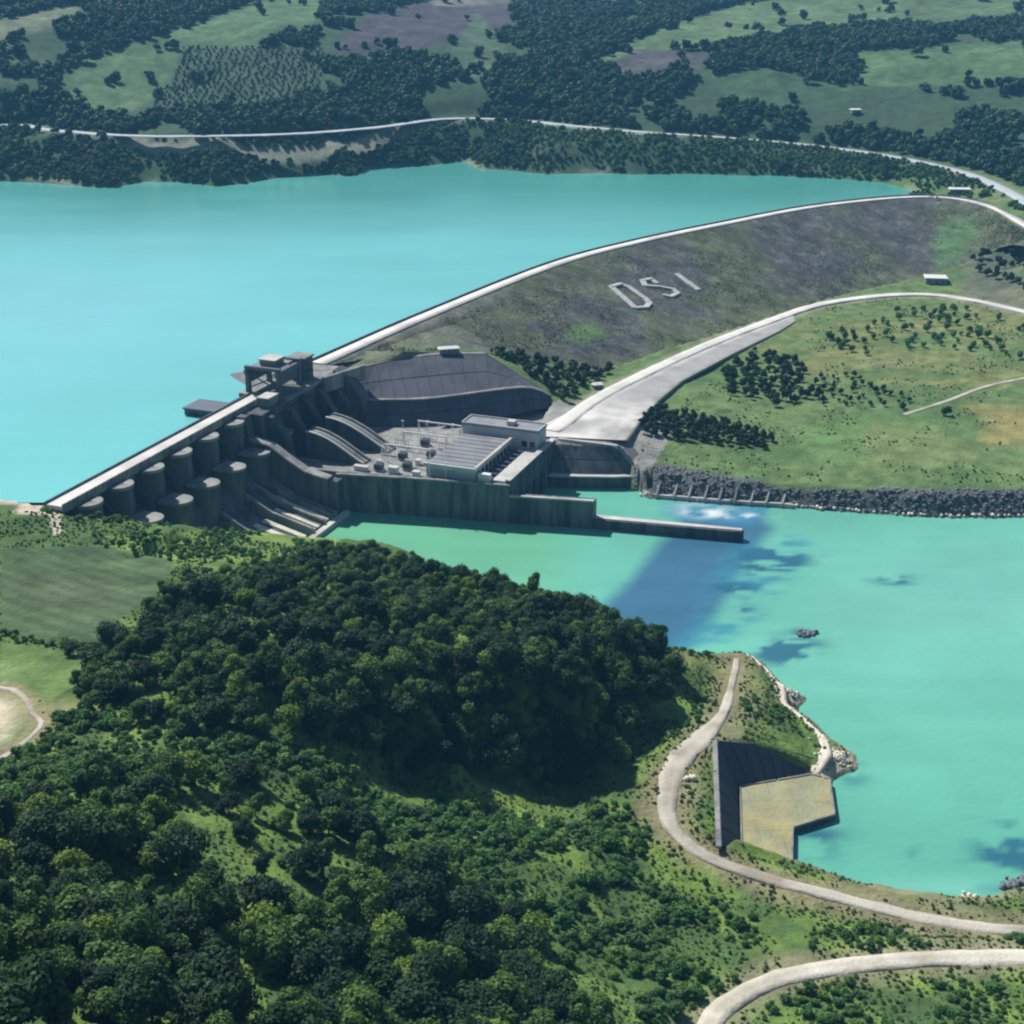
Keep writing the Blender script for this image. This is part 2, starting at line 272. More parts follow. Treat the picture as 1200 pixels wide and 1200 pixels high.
# ------------------------------------------------------------------ object helpers
def tag(o, label=None, cat=None, group=None, kind=None):
    for k, v in (('label', label), ('category', cat), ('group', group), ('kind', kind)):
        if v: o[k] = v
    return o
def npmesh(name, V, F, m, cols=None, attr='col', smoothf=False, fattr=None):
    me = bpy.data.meshes.new(name); V = np.asarray(V, np.float32); F = np.asarray(F, np.int32); k = F.shape[1]
    me.vertices.add(len(V)); me.vertices.foreach_set('co', V.ravel()); me.loops.add(F.size); me.loops.foreach_set('vertex_index', F.ravel())
    me.polygons.add(len(F)); me.polygons.foreach_set('loop_start', np.arange(0, F.size, k, dtype=np.int32)); me.polygons.foreach_set('loop_total', np.full(len(F), k, np.int32))
    if smoothf: me.polygons.foreach_set('use_smooth', np.ones(len(F), bool))
    me.update(calc_edges=True)
    if cols is not None:
        c = me.color_attributes.new(attr, 'FLOAT_COLOR', 'POINT'); c.data.foreach_set('color', np.hstack([cols, np.ones((len(cols), 1))]).astype(np.float32).ravel())
    if fattr is not None:
        c = me.attributes.new('leaf', 'FLOAT', 'FACE'); c.data.foreach_set('value', np.asarray(fattr, np.float32))
    me.materials.append(m); return me
def link(name, me, parent=None, loc=None):
    o = bpy.data.objects.new(name, me); COL.objects.link(o)
    if parent: o.parent = parent
    if loc is not None: o.location = loc
    return o
class MB:
    """collects shapes given in the frame (x, y, z) and links them as one mesh object"""
    def __init__(s): s.v = []; s.f = []
    def add(s, v, f): n = len(s.v); s.v += [tuple(map(float, q)) for q in v]; s.f += [tuple(i+n for i in q) for q in f]; return s
    def hexa(s, b, t):
        n = len(b); f = [tuple(range(n))[::-1], tuple(range(n, 2*n))]
        f += [(i, (i+1) % n, n+(i+1) % n, n+i) for i in range(n)]; return s.add(list(b)+list(t), f)
    def box(s, x0, x1, y0, y1, z0, z1):
        q = [(x0, y0), (x1, y0), (x1, y1), (x0, y1)]; return s.hexa([(*p, z0) for p in q], [(*p, z1) for p in q])
    def prism(s, poly, z0, z1):
        z0 = z0 if hasattr(z0, '__len__') else [z0]*len(poly); z1 = z1 if hasattr(z1, '__len__') else [z1]*len(poly)
        return s.hexa([(*p[:2], z) for p, z in zip(poly, z0)], [(*p[:2], z) for p, z in zip(poly, z1)])
    def side(s, prof, y0, y1):                               # outline in (x, z), extruded along y
        return s.hexa([(x, y0, z) for x, z in prof], [(x, y1, z) for x, z in prof])
    def tube(s, p, q, r, n=6):
        p = Vector(p); q = Vector(q); d = (q-p).normalized(); u = d.orthogonal().normalized(); w_ = d.cross(u)
        r2 = r[1] if isinstance(r, tuple) else r; r1 = r[0] if isinstance(r, tuple) else r
        c = [(math.cos(6.2832*i/n), math.sin(6.2832*i/n)) for i in range(n)]
        return s.hexa([p+u*a*r1+w_*b*r1 for a, b in c], [q+u*a*r2+w_*b*r2 for a, b in c])
    def build(s, name, m, parent=None, org=(0, 0, 0), label=None):
        me = bpy.data.meshes.new(name); me.from_pydata([(x-org[0], y-org[1], z-org[2]) for x, y, z in s.v], [], s.f); me.update()
        import bmesh; bm = bmesh.new(); bm.from_mesh(me); bmesh.ops.recalc_face_normals(bm, faces=bm.faces); bm.to_mesh(me); bm.free()
        me.materials.append(MT[m] if isinstance(m, str) else m); o = link(name, me, parent)
        if not parent: o.location = org
        if label: o['label'] = label
        return o
def empty(name, loc, rz=0, **k):
    o = bpy.data.objects.new(name, None); COL.objects.link(o); o.location = loc; o.rotation_euler = (0, 0, rz); o.empty_display_size = .5; return tag(o, **k)
def at(d, a, z=0): return W(a, d, z)
def dam_thing(name, d, a, z, **k):
    o = empty(name, at(d, a, z), ROT, **k); o['_o'] = (float(d), float(a), float(z)); return o
def org(r): return tuple(r['_o'])
def copy_part(o, parent, dl=None, mesh=None):
    c = o.copy(); COL.objects.link(c); c.parent = parent
    if dl is not None: c.location = Vector(o.location)+Vector(dl)
    return c

# ------------------------------------------------------------------ ground sheet (finer where it is near the camera)
s_in = np.linspace(-.52, .52, 430); s_out = .52*np.exp(np.linspace(.04, 3.4, 26))
SS = np.concatenate([-s_out[::-1], s_in, s_out]); yy = [150.0]
while yy[-1] < 2500: yy.append(yy[-1]*1.0046)
while yy[-1] < 24000: yy.append(yy[-1]*1.05)
YY = np.concatenate([[-3000, -800, -200, 20, 100], yy]); yeff = np.maximum(YY, 150)
GX = (SS[None, :]*yeff[:, None]); GY = np.repeat(YY[:, None], len(SS), 1); nx, ny = len(SS), len(YY)
gx, gy = GX.ravel(), GY.ravel(); gz = ground(gx, gy); gpx, gpy = proj(gx, gy, gz)

def mixc(c, t, col): return c*(1-t[:, None])+np.array(col)[None]*t[:, None]
FIELDS = [  # outline as seen, colour, softness
 ([(70,92),(100,70),(230,30),(310,0),(390,-5),(360,35),(250,70),(170,120),(150,132),(90,130)], (.135,.235,.115)),
 ([(-10,25),(90,6),(105,22),(60,32),(0,50),(-20,55)], (.22,.26,.17)),
 ([(0,88),(70,72),(40,60),(0,68)], (.12,.19,.11)),
 ([(385,62),(430,18),(500,0),(600,-8),(610,35),(520,50),(450,66)], (.105,.095,.12)),
 ([(640,90),(700,70),(780,30),(880,2),(960,-5),(1200,-8),(1200,22),(950,34),(860,54),(740,62),(690,85)], (.15,.235,.115)),
 ([(690,78),(750,58),(835,62),(820,82),(745,92)], (.12,.115,.13)),
 ([(1000,62),(1200,48),(1210,95),(1080,103),(1010,98)], (.12,.22,.10)),
 ([(560,10),(600,70),(560,100),(520,70)], (.11,.18,.11)),
 ([(500,-5),(600,-8),(600,4),(510,8)], (.25,.25,.22)),
 ([(215,55),(380,55),(375,100),(300,130),(170,135),(200,95)], (.075,.12,.085)),
 ([(820,90),(900,80),(1000,105),(990,130),(860,120)], (.08,.15,.08)),
 # near fields on the left bank
 ([(0,642),(120,640),(210,652),(190,690),(130,735),(110,757),(0,744)], (.07,.12,.06)),
 ([(0,752),(108,768),(95,800),(60,822),(0,806)], (.135,.22,.07)),
 ([(120,628),(220,622),(400,624),(400,650),(220,660),(130,642)], (.17,.27,.07)),
 # downstream plain
 ([(1080,300),(1135,262),(1150,300),(1110,318),(1090,318)], (.10,.25,.10)),
 ([(1130,480),(1250,470),(1250,530),(1160,522)], (.36,.28,.12)),
 ([(1000,420),(1060,412),(1070,435),(1000,445)], (.22,.24,.12)),
 ([(930,500),(1090,480),(1120,540),(940,550)], (.12,.22,.08)),
 ([(1020,500),(1140,520),(1140,545),(1010,545)], (.22,.25,.11)),
 ([(1135,285),(1210,275),(1210,372),(1130,345)], (.12,.115,.12)),
]
col = np.tile(np.array([.080, .145, .048]), (len(gx), 1))
nA = fbm(gx, gy, 42, 4, 31); nB = fbm(gx, gy, 14, 3, 41); nC = fbm(gx, gy, 120, 3, 51)
farm = smooth(1250, 1420, gy)
col = mixc(col, farm, (.06, .105, .06))
ga, gd = toAD(gx, gy)
plain = smooth(560, 640, gy)*(1-farm)*(gx > 20)
col = mixc(col, plain*1.0, (.14, .215, .085)); col = mixc(col, plain*smooth(-.1, .45, nC+nB*.7)*.65, (.25, .24, .10)); col = mixc(col, plain*smooth(.0, .45, nA)*.6, (.075, .15, .055)); col = mixc(col, plain*smooth(.15, .5, fbm(gx, gy, 7, 3, 63))*.5, (.06, .12, .045))
hill = (1-smooth(470, 520, gy))*(gz > 3)
col = mixc(col, hill*smooth(-.05, .4, nA+nB*.4)*.6, (.055, .10, .045)); col = mixc(col, hill*smooth(.0, .45, nB)*.6, (.17, .28, .055)); col = mixc(col, hill*smooth(-.1, .3, fbm(gx*1.4+gy*.9, gy*.35-gx*.3, 12, 3, 57))*.5, (.19, .28, .06)); mott = smooth(.05, .35, fbm(gx, gy, 6, 2, 47)); col = mixc(col, mott*(1-farm)*.35, (.05, .10, .035))
for poly, c in FIELDS:
    xs = [q[0] for q in poly]; ysq = [q[1] for q in poly]
    m = (gpx > min(xs)-12) & (gpx < max(xs)+12) & (gpy > min(ysq)-12) & (gpy < max(ysq)+12); idx = np.where(m)[0]
    if min(ysq) > 600: idx = idx[gy[idx] < 560]
    elif min(ysq) > 200: idx = idx[(gy[idx] > 560) & (gy[idx] < 1400)]
    else: idx = idx[gy[idx] > 1400]
    if len(idx) == 0: continue
    mid = 200 < min(ysq) < 600 and max(xs) > 900 and (min(ysq) > 380 or min(xs) >= 1130); k_ = 22 if mid else 5
    dd = sdf(gpx[idx]+nB[idx]*k_, gpy[idx]+nA[idx]*k_*.8, np.array(poly, float)); t = (1-smooth(-14 if mid else -3, 8 if mid else 2, dd))*(.6 if mid else .92)
    cc = np.array(c)[None]*(.82 if max(ysq) < 140 else 1)*(1+.35*nB[idx][:, None]+(.3*fbm(gx[idx], gy[idx], 35, 3, 205)[:, None] if max(ysq) < 140 else 0)); col[idx] = col[idx]*(1-t[:, None])+cc*t[:, None]
# ploughed brown in the near field
t = np.exp(-(((gpx-70)/90)**2+((gpy-700)/28)**2))*(gy < 560)*(gy > 330); col = mixc(col, np.clip(t*(.4+.6*nA), 0, .6), (.125, .125, .085))
t = (sdf(gpx, gpy, np.array(FIELDS[11][0], float)) < 3)*(gy < 560); rw_ = np.sin((gx*.55+gy*.83)*2*math.pi/6.5+nB*.8); col = col*(1+(t*rw_*.13))[:, None]
# bare ground: shores, track verges, clearing
dL = sdf(gx, gy, LAKE); dR = sdf(gx, gy, RIVER)
fd, _ = near_line(gx, gy, RL['far_road'][::3]); t = (1-smooth(8, 12, fd+nB*2))*(dL > 2)*(gy > 1200)*(~beyond_road(gpx, gpy))*(((gpx > 150) & (gpx < 440)) | ((gpx > 640) & (gpx < 800))); col = mixc(col, t*.9, (.50, .49, .40))
t = (1-smooth(1, 4, dL+nB*2))*(dL > -3)*(gy > 1200); col = mixc(col, t*.5*smooth(-.1, .4, nA), (.45, .42, .34))
t = (1-smooth(9, 13, dL+nB*3))*(dL > -2)*(gy < 700)*(ga < 2); col = mixc(col, t*.95, (.60, .52, .43))
t = (1-smooth(5, 8, np.abs(gpx-62-(gpy-600)*.25)))*(gpy > 588)*(gpy < 628)*(gy < 700)*(gy > 420); col = mixc(col, t*.9, (.5, .47, .38))
t = np.clip(np.exp(-(((gpx+14)/30)**2+((gpy-842)/36)**2))*(1.1+nB*1.3), 0, 1)*(gy < 560); col = mixc(col, t, (.60, .54, .42))
t = np.exp(-(((gpx-60)/60)**2+((gpy-835)/14)**2))*(gy < 560)*.6; col = mixc(col, t, (.34, .28, .18))
for k, wv, cc in (('quarry_track', 5, (.30, .25, .16)), ('gravel_road', 4, (.30, .27, .18)), ('field_track', 1.5, (.3, .25, .16)), ('lower_road', 3, (.3, .3, .24)), ('far_road', 5, (.22, .24, .2))):
    dd, _ = near_line(gx, gy, RL[k][::2]); t = 1-smooth(ROADS[k][1], ROADS[k][1]+wv*2.2, dd+nB*wv*.8); col = mixc(col, t*.7, cc)
t = (1-smooth(3, 9, dR+nB*4))*(gy < 560)*(gx > 60); col = mixc(col, t*.5, (.33, .29, .20))
for cx_, cy_, rx_, ry_ in ((927, 818, 15, 9), (986, 893, 20, 14), (968, 905, 14, 8)): t = np.exp(-(((gpx-cx_)/rx_)**2+((gpy-cy_)/ry_)**2)**2)*(gy < 560); col = mixc(col, t, (.60, .53, .41))
t = np.exp(-(((gpx-800)/26)**2+((gpy-770)/9)**2))*(gy < 560); col = mixc(col, t*.7, (.25, .24, .11))
t = np.exp(-(((gpx-868)/40)**2+((gpy-835)/26)**2))*(gy < 560); col = mixc(col, t*.6, (.17, .17, .11))
dxp = (gpx > 745)*(gpy > 528)*(gpy < 612)*(gy > 560)*(gy < 760)
rip = dxp*(1-smooth(-2, 3, 573-(np.clip(930-gpx, 0, 200)*.19)-gpy+0+nB*3)); rip = rip*(dR > -30); col = mixc(col, rip*.9, (.10, .11, .125))
t = ((ga > 120) & (ga < 275) & (gd > 20) & (gd < 182) & (gz > 10) & (gz < 19)).astype(float); col = mixc(col, t*.9, (.30, .30, .29))
col *= (1+.22*fbm(gx, gy, 5, 2, 77))[:, None]; col = np.clip(col, .01, .8)
ii = np.arange(ny*nx).reshape(ny, nx); Fq = np.stack([ii[:-1, :-1], ii[:-1, 1:], ii[1:, 1:], ii[1:, :-1]], -1).reshape(-1, 4)
tag(link('ground', npmesh('ground', np.stack([gx, gy, gz], 1), Fq, MT['ground'], col, smoothf=True)), kind='structure')

# ------------------------------------------------------------------ water
def grid_water(name, x0, x1, y0, y1, st, z, keep, m, colf):
    xs = np.arange(x0, x1+st, st); ys = np.arange(y0, y1+st, st); X, Y = np.meshgrid(xs, ys); x, y = X.ravel(), Y.ravel()
    id_ = np.arange(len(x)).reshape(len(ys), len(xs)); F = np.stack([id_[:-1, :-1], id_[:-1, 1:], id_[1:, 1:], id_[1:, :-1]], -1).reshape(-1, 4)
    k = keep(x, y); F = F[k[F].any(1)]
    used = np.unique(F); re = np.zeros(len(x), int); re[used] = np.arange(len(used)); x, y = x[used], y[used]
    return tag(link(name, npmesh(name, np.stack([x, y, np.full(len(x), z)], 1), re[F], m, colf(x, y), smoothf=True)), kind='structure')
def river_col(x, y):
    px, py = proj(x, y, np.zeros(len(x))); n1 = fbm(x, y, 30, 4, 61); n2 = fbm(x, y, 8, 3, 71); n3 = fbm(x*.5, y*1.6, 7, 4, 81)
    c = np.tile(np.array([.135, .45, .345]), (len(x), 1))
    c = mixc(c, smooth(700, 620, px)*.8, (.14, .42, .25))
    c = mixc(c, np.exp(-((px-1150)/260)**2-((py-720)/100)**2)*.5, (.20, .52, .44))
    c = mixc(c, smooth(850, 1050, py)*.6, (.10, .38, .29))
    # deep blue patches with soft edges over the green water
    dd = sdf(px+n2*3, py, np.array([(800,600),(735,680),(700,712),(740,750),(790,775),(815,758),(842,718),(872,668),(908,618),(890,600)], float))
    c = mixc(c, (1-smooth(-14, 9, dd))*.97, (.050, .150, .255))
    dd = sdf(px+n1*10, py+n2*4, np.array([(860,640),(940,640),(900,700),(850,750),(800,760)], float)); c = mixc(c, (1-smooth(-10, 22, dd))*smooth(-.5, .35, n3+n2*.4)*.9, (.05, .25, .34))
    dd = sdf(px, py, np.array([(640,585),(900,590),(900,600),(880,615),(700,600)], float)); c = mixc(c, (1-smooth(-4, 4, dd))*smooth(760, 800, px)*.7, (.06, .24, .42))
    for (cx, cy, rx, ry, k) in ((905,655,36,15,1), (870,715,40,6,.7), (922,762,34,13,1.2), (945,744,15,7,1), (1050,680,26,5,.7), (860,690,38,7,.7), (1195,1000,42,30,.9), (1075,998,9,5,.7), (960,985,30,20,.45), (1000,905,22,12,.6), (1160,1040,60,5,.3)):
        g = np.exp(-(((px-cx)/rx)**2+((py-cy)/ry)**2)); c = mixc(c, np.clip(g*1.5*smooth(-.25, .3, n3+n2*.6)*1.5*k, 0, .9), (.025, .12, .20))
    # foam below the turbines
    g = np.exp(-(((px-822)/26)**2+((py-599-(px-822)*.05)/6)**2)); c = mixc(c, np.clip(g*(1.1+2.5*n2), 0, .95), (.8, .85, .85))
    g = np.exp(-(((px-872)/34)**2+((py-606-(px-872)*.06)/4)**2)); c = mixc(c, np.clip(g*(.4+2.6*n2), 0, .9), (.7, .8, .82))
    g = np.exp(-((py-(597+(px-930)*.035))/3.0)**2)*(px > 930); c = mixc(c, g*.35, (.10, .40, .38))
    g = np.exp(-(((px-1090)/90)**2+((py-1040)/12)**2)); c = mixc(c, g*.5, (.2, .5, .42))
    return np.clip(c*(1+.12*n1+.10*fbm(x*.35+y*.1, y*1.2, 18, 3, 83))[:, None], .005, .9)
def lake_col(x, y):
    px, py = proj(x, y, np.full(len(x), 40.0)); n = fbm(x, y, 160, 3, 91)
    c = np.tile(np.array([.165, .54, .54]), (len(x), 1)); c = mixc(c, smooth(450, 950, px+n*120)*.8, (.10, .40, .34)); c = mixc(c, smooth(280, 205, py+n*25)*.7, (.07, .32, .28)); n7 = fbm(x*.3, y, 40, 3, 95); c = c*(1+.10*n7+.08*n)[:, None]  # greener right and darker far shore: reflections put into the base colour
    c = mixc(c, np.exp(-(((px-60)/260)**2+((py-370)/90)**2))*.7, (.24, .63, .68))  # brighter water on the left: glint painted in as colour
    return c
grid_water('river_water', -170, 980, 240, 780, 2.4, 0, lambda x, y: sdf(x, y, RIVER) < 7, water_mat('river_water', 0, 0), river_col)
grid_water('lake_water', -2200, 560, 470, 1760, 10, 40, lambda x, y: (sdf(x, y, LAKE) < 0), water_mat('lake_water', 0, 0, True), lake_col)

# ------------------------------------------------------------------ roads draped on the ground
def ribbon(name, line, hw, m, lift=.3, label_kind='structure', flat=False, thick=.35, ragged=.10):
    L = np.asarray(line); T = np.gradient(L[:, :2], axis=0); T /= np.linalg.norm(T, axis=1)[:, None]; Nn = np.stack([-T[:, 1], T[:, 0]], 1)
    hwv = np.asarray(hw)*np.ones(len(L)); us = (-1.0, -.97, -.33, .33, .97, 1.0); V = []
    for i, u in enumerate(us):
        q = L[:, :2]+Nn*(hwv*u*(1+ragged*fbm(L[:, 0], L[:, 1], 5, 2, i)))[:, None]
        z = L[:, 2]+lift-(thick+.3 if abs(u) == 1 else 0); V.append(np.column_stack([q, z]))
    V = np.array(V).transpose(1, 0, 2).reshape(-1, 3); k = len(us); F = [(i*k+j, i*k+j+1, (i+1)*k+j+1, (i+1)*k+j) for i in range(len(L)-1) for j in range(k-1)]
    return tag(link(name, npmesh(name, V, F, MT[m], smoothf=False)), kind='structure')
ribbon('far_road', RL['far_road'], 6.2, 'asphalt', .7)
lr = RL['lower_road']; ribbon('lower_road', lr, np.interp(np.arange(len(lr)), [0, len(lr)*.3, len(lr)], [4.6, 4.2, 3.8]), 'road', .8)
qt = RL['quarry_track']; qhw = np.interp(np.cumsum(np.r_[0, np.linalg.norm(np.diff(qt[:, :2], axis=0), axis=1)]), [0, 25, 60, 75, 90, 120, 200, 999], [1.1, 1.2, 2.0, 4.2, 4.2, 2.6, 2.2, 2.6])
ribbon('quarry_track', qt, qhw, 'track', .22, ragged=.35)
ribbon('gravel_road', RL['gravel_road'], 2.9, 'gravel', .25, ragged=.25)
ribbon('field_track', RL['field_track'], .8, 'track', .2, ragged=.8)
ribbon('plain_track', RL['plain_track'], 1.5, 'track', .2)
def sheet(name, pts, m, sub=0, lift=.3, kind='structure'):
    """a paved area: outline points (x, y, z), with a skirt so it is not paper thin"""
    mb = MB(); mb.prism([(p[0], p[1]) for p in pts], [p[2]-.8 for p in pts], [p[2]+lift for p in pts]); o = mb.build(name, m); return tag(o, kind=kind) if kind else o
# wide pale apron between the power station and the fork of the road
apL = [P(*q) for q in ((632,512,18),(634,500,18),(655,490,18),(700,466,17.2),(760,440,15.3),(830,408,13.6),(900,381,12.6),(930,371,12.3))]
apR = [P(*q) for q in ((735,517,18),(742,508,18),(752,493,17.5),(775,468,16.2),(800,447,14.6),(860,415,13.2),(915,388,12.5),(932,377,12.3))]
def rs3(L, n):
    L = np.array(L); q = np.r_[0, np.cumsum(np.linalg.norm(np.diff(L[:, :2], axis=0), axis=1))]; t = np.linspace(0, q[-1], n); return np.stack([np.interp(t, q, L[:, k]) for k in range(3)], 1)
aL, aR = rs3(apL, 90), rs3(apR, 90); us = np.r_[0, np.linspace(0, 1, 22), 1]; V = np.array([aL*(1-u)+aR*u+np.array([0, 0, -1 if i in (0, 23) else .4]) for i, u in enumerate(us)]).transpose(1, 0, 2).reshape(-1, 3)
F = [(i*24+j, i*24+j+1, (i+1)*24+j+1, (i+1)*24+j) for i in range(89) for j in range(23)]; v_ = np.tile(us, 90); w_ = np.repeat(np.linspace(0, 1, 90), 24); nn_ = fbm(V[:, 0], V[:, 1], 14, 3, 201); n2_ = fbm(V[:, 0], V[:, 1], 4, 2, 205)
ac = np.tile(np.array([.36, .36, .355]), (len(V), 1)); ac = mixc(ac, np.clip((1-smooth(.12, .30, w_))*(.7+nn_*1.2), 0, 1), (.72, .70, .68)); ac = mixc(ac, (1-smooth(.10, .3, v_))*.6, (.62, .60, .58)); ac = mixc(ac, smooth(.1, .5, nn_)*.5, (.27, .27, .28)); ac = mixc(ac, smooth(.85, 1, v_+n2_*.15)*.6, (.22, .22, .17))
tag(link('gravel_apron', npmesh('gravel_apron', V, F, MT['gravelattr'], ac, smoothf=True)), kind='structure')

# ------------------------------------------------------------------ rockfill embankment dam
dam = empty('embankment_dam', tuple(CREST[len(CREST)//2]), label='long curved rockfill embankment dam holding back the turquoise lake, pale road along its crest', cat='dam')
dorg = np.array(dam.location)
def resample(L, n):
    s = np.r_[0, np.cumsum(np.linalg.norm(np.diff(L[:, :2], axis=0), axis=1))]; q = np.linspace(0, s[-1], n); return np.stack([np.interp(q, s, L[:, k]) for k in range(3)], 1)
NS = 420; Cc = resample(CREST, NS); Tt = resample(TOE, NS)
tan = np.gradient(Cc[:, :2], axis=0); tan /= np.linalg.norm(tan, axis=1)[:, None]; rgt = np.stack([tan[:, 1], -tan[:, 0]], 1)   # rgt points downstream
rows = []; HWc = 5.6; NR = 48
for u in np.linspace(0, 1, 8)[:-1]:                         # upstream face rising out of the lake
    q = Cc[:, :2]-rgt*(HWc+.8+26*(1-u)); rows.append(np.column_stack([q, np.full(NS, 31+14*u)]))
rows.append(np.column_stack([Cc[:, :2]-rgt*(HWc+.8), np.full(NS, 45.0)])); edge = np.column_stack([Cc[:, :2]+rgt*(HWc+.8), np.full(NS, 45.0)])
for u in np.linspace(0, 1.03, NR):
    q = edge*(1-u)+Tt*u; q[:, 2] = edge[:, 2]*(1-u)+Tt[:, 2]*u-.25*np.sin(np.clip(u, 0, 1)*math.pi)*2
    q[:, 2] += fbm(q[:, 0], q[:, 1], 9, 3, 13)*.45*math.sin(math.pi*min(u, 1)); rows.append(q)
DV = np.array(rows); nr = len(DV); dv = DV.reshape(-1, 3)
dpx, dpy = proj(dv[:, 0], dv[:, 1], dv[:, 2]); m1 = fbm(dv[:, 0], dv[:, 1], 55, 4, 101); m2 = fbm(dv[:, 0], dv[:, 1], 12, 3, 111); m3 = fbm(dv[:, 0]*.35+dv[:, 1]*.2, dv[:, 1]*1.5, 20, 3, 121)
dc = np.tile(np.array([.088, .092, .098]), (len(dv), 1))
uu = np.repeat(np.r_[np.full(8, -1), np.linspace(0, 1, NR)], NS)
dc = mixc(dc, smooth(-.05, .35, m1+m3*.5)*(uu >= 0)*.75, (.105, .130, .065)); dc = mixc(dc, smooth(.1, .45, m3)*(uu >= 0)*.4, (.075, .07, .095))
dc = mixc(dc, (uu > .8)*smooth(.75, 1, uu)*.6*(m2 > -.3), (.16, .18, .10))
dc = mixc(dc, (1-smooth(.02, .14, np.abs(uu)))*(dpx < 600)*.6, (.2, .21, .17)); dc = mixc(dc, smooth(620, 470, dpx)*(uu > .15)*.75, (.20, .23, .15))
t = (1-smooth(-14, 7, sdf(dpx+m2*16, dpy+m1*9, np.array([(1092,290),(1105,262),(1140,255),(1150,275),(1130,305),(1092,322)], float)))); dc = mixc(dc, t*.8, (.09, .20, .075))
t = (1-smooth(-9, 6, sdf(dpx+m2*12, dpy+m1*8, np.array([(660,385),(700,378),(710,392),(690,405),(665,400)], float)))); dc = mixc(dc, t*.7, (.12, .24, .08))
dc = mixc(dc, (uu < 0)*.5, (.075, .08, .09)); m4 = fbm(dv[:, 0], dv[:, 1], 3.5, 2, 127); dc = mixc(dc, smooth(.25, .5, m4)*(uu >= 0)*.5, (.16, .17, .12)); dc = np.clip(dc*(1+.4*m2+.25*m4)[:, None], .01, .6)
id_ = np.arange(nr*NS).reshape(nr, NS); F = np.stack([id_[:-1, :-1], id_[:-1, 1:], id_[1:, 1:], id_[1:, :-1]], -1).reshape(-1, 4)
link('rockfill_body', npmesh('rockfill_body', dv-dorg, F, MT['dam'], dc, smoothf=True), dam)
def strip(name, m, off0, off1, z0, z1, parent=dam, rng_=(0, NS)):
    a, b = rng_; q = []
    for (o_, z_) in ((off0, z0), (off0, z1), (off1, z1), (off1, z0)): q.append(np.column_stack([Cc[a:b, :2]+rgt[a:b]*o_, np.full(b-a, z_)]))
    v = np.array(q).transpose(1, 0, 2).reshape(-1, 3); f = [(i*4+j, i*4+(j+1) % 4, (i+1)*4+(j+1) % 4, (i+1)*4+j) for i in range(b-a-1) for j in range(4)]
    return link(name, npmesh(name, v-dorg, f, MT[m]), parent)
strip('crest_road', 'road', -4.9, 4.9, 44.6, 45.25)
strip('parapet', 'darkconc', -6.0, -5.2, 43.5, 46.3); strip('kerb', 'concrete', 5.0, 5.5, 44.4, 45.75)
# letters laid out in pale stone on the downstream face
def dam_pt(px, py):                                         # where a sight line meets the face
    d2 = (dpx-px)**2+(dpy-py)**2; d2[uu < 0] = 1e9; k = np.argsort(d2)[:6]; wv = 1/(d2[k]+.05); return (dv[k]*wv[:, None]).sum(0)/wv.sum()
def stroke_letter(name, strokes, wpx=2.2, label=None):
    mb = MB()
    for st in strokes:
        pts = [Vector(dam_pt(*q)) for q in st]
        for a, b in zip(pts[:-1], pts[1:]):
            d = (b-a).normalized(); u = d.cross(Vector((0, 0, 1))).normalized()*(wpx*.62*1.6); a2 = a-d*.6; b2 = b+d*.6; n = Vector((0, 0, 1))
            mb.hexa([a2-u-n, b2-u-n, b2+u-n, a2+u-n], [a2-u+n*.75, b2-u+n*.75, b2+u+n*.75, a2+u+n*.75])
    o = mb.build(name, 'letter', dam, org=tuple(dorg)); o['label'] = label
stroke_letter('letter', [[(716, 336), (744, 361)], [(716, 336), (727, 333), (737, 337), (756, 350), (761, 356), (757, 360), (744, 361)]], 2.1, 'pale stone letter D on the dam face')
stroke_letter('letter', [[(770, 332), (762, 327), (753, 329), (756, 335), (772, 336), (788, 339), (794, 344), (786, 348), (778, 346)]], 2.0, 'pale stone letter S on the dam face')
stroke_letter('letter', [[(793, 322), (818, 340)]], 2.3, 'pale stone letter I on the dam face')
# upstream rock spur with a pointed tip by the intake
mb = MB(); sp = [(-5, 150), (-12, 163), (-44, 188), (-30, 203), (-12, 216), (-5, 218)]
spo = at(-20, 190, 30)
spv = [W(a, d) for d, a in sp]; inn = [W(a, d) for d, a in ((-5, 158), (-11, 170), (-40, 188.6), (-28, 200), (-12, 210), (-5, 211))]
mb.hexa([(x, y, 34) for x, y, _ in [W(a, d) for d, a in ((-3, 146), (-14, 158), (-51, 187), (-34, 210), (-14, 224), (-3, 226))]], [(x, y, z) for (x, y, _), z in zip(inn, (43.5, 42.5, 41.2, 42.6, 44, 44.6))])
mb.build('rock_spur', 'rock', dam, org=tuple(dorg), label='dark rock spur running to a point in the lake')

# ------------------------------------------------------------------ gated spillway
sw = dam_thing('spillway', 20, 64, 0, label='gated spillway with a row of round nosed concrete piers beside the wooded bank', cat='spillway')
so_ = org(sw)
PIERS = [5.5, 26.5, 48.5, 70, 92, 114]
def nose(x0, x1, hw, n=8, pointy=1.0):                     # plan outline of a pier: square behind, round in front
    r = hw*pointy; pts = [(x0, -hw), (x1-r, -hw)]+[(x1-r+r*math.sin(t), -hw*math.cos(t)) for t in np.linspace(0, math.pi, n+1)[1:-1]]+[(x1-r, hw), (x0, hw)]; return pts
up = MB(); up.prism(nose(-7, 10.4, 5.6, 10), -3, 41.6); lo = MB(); lo.prism(nose(10.9, 23.5, 5.2, 10), -3, 28.6)
c1 = MB(); c1.prism(nose(5.0, 11, 6.1, 10), 41.6, 43.0); c2 = MB(); c2.prism(nose(11.05, 24.1, 5.7, 10), 28.6, 29.8)
ftm = MB(); ftm.prism(nose(21, 28, 3.4, 8), -3, 13)
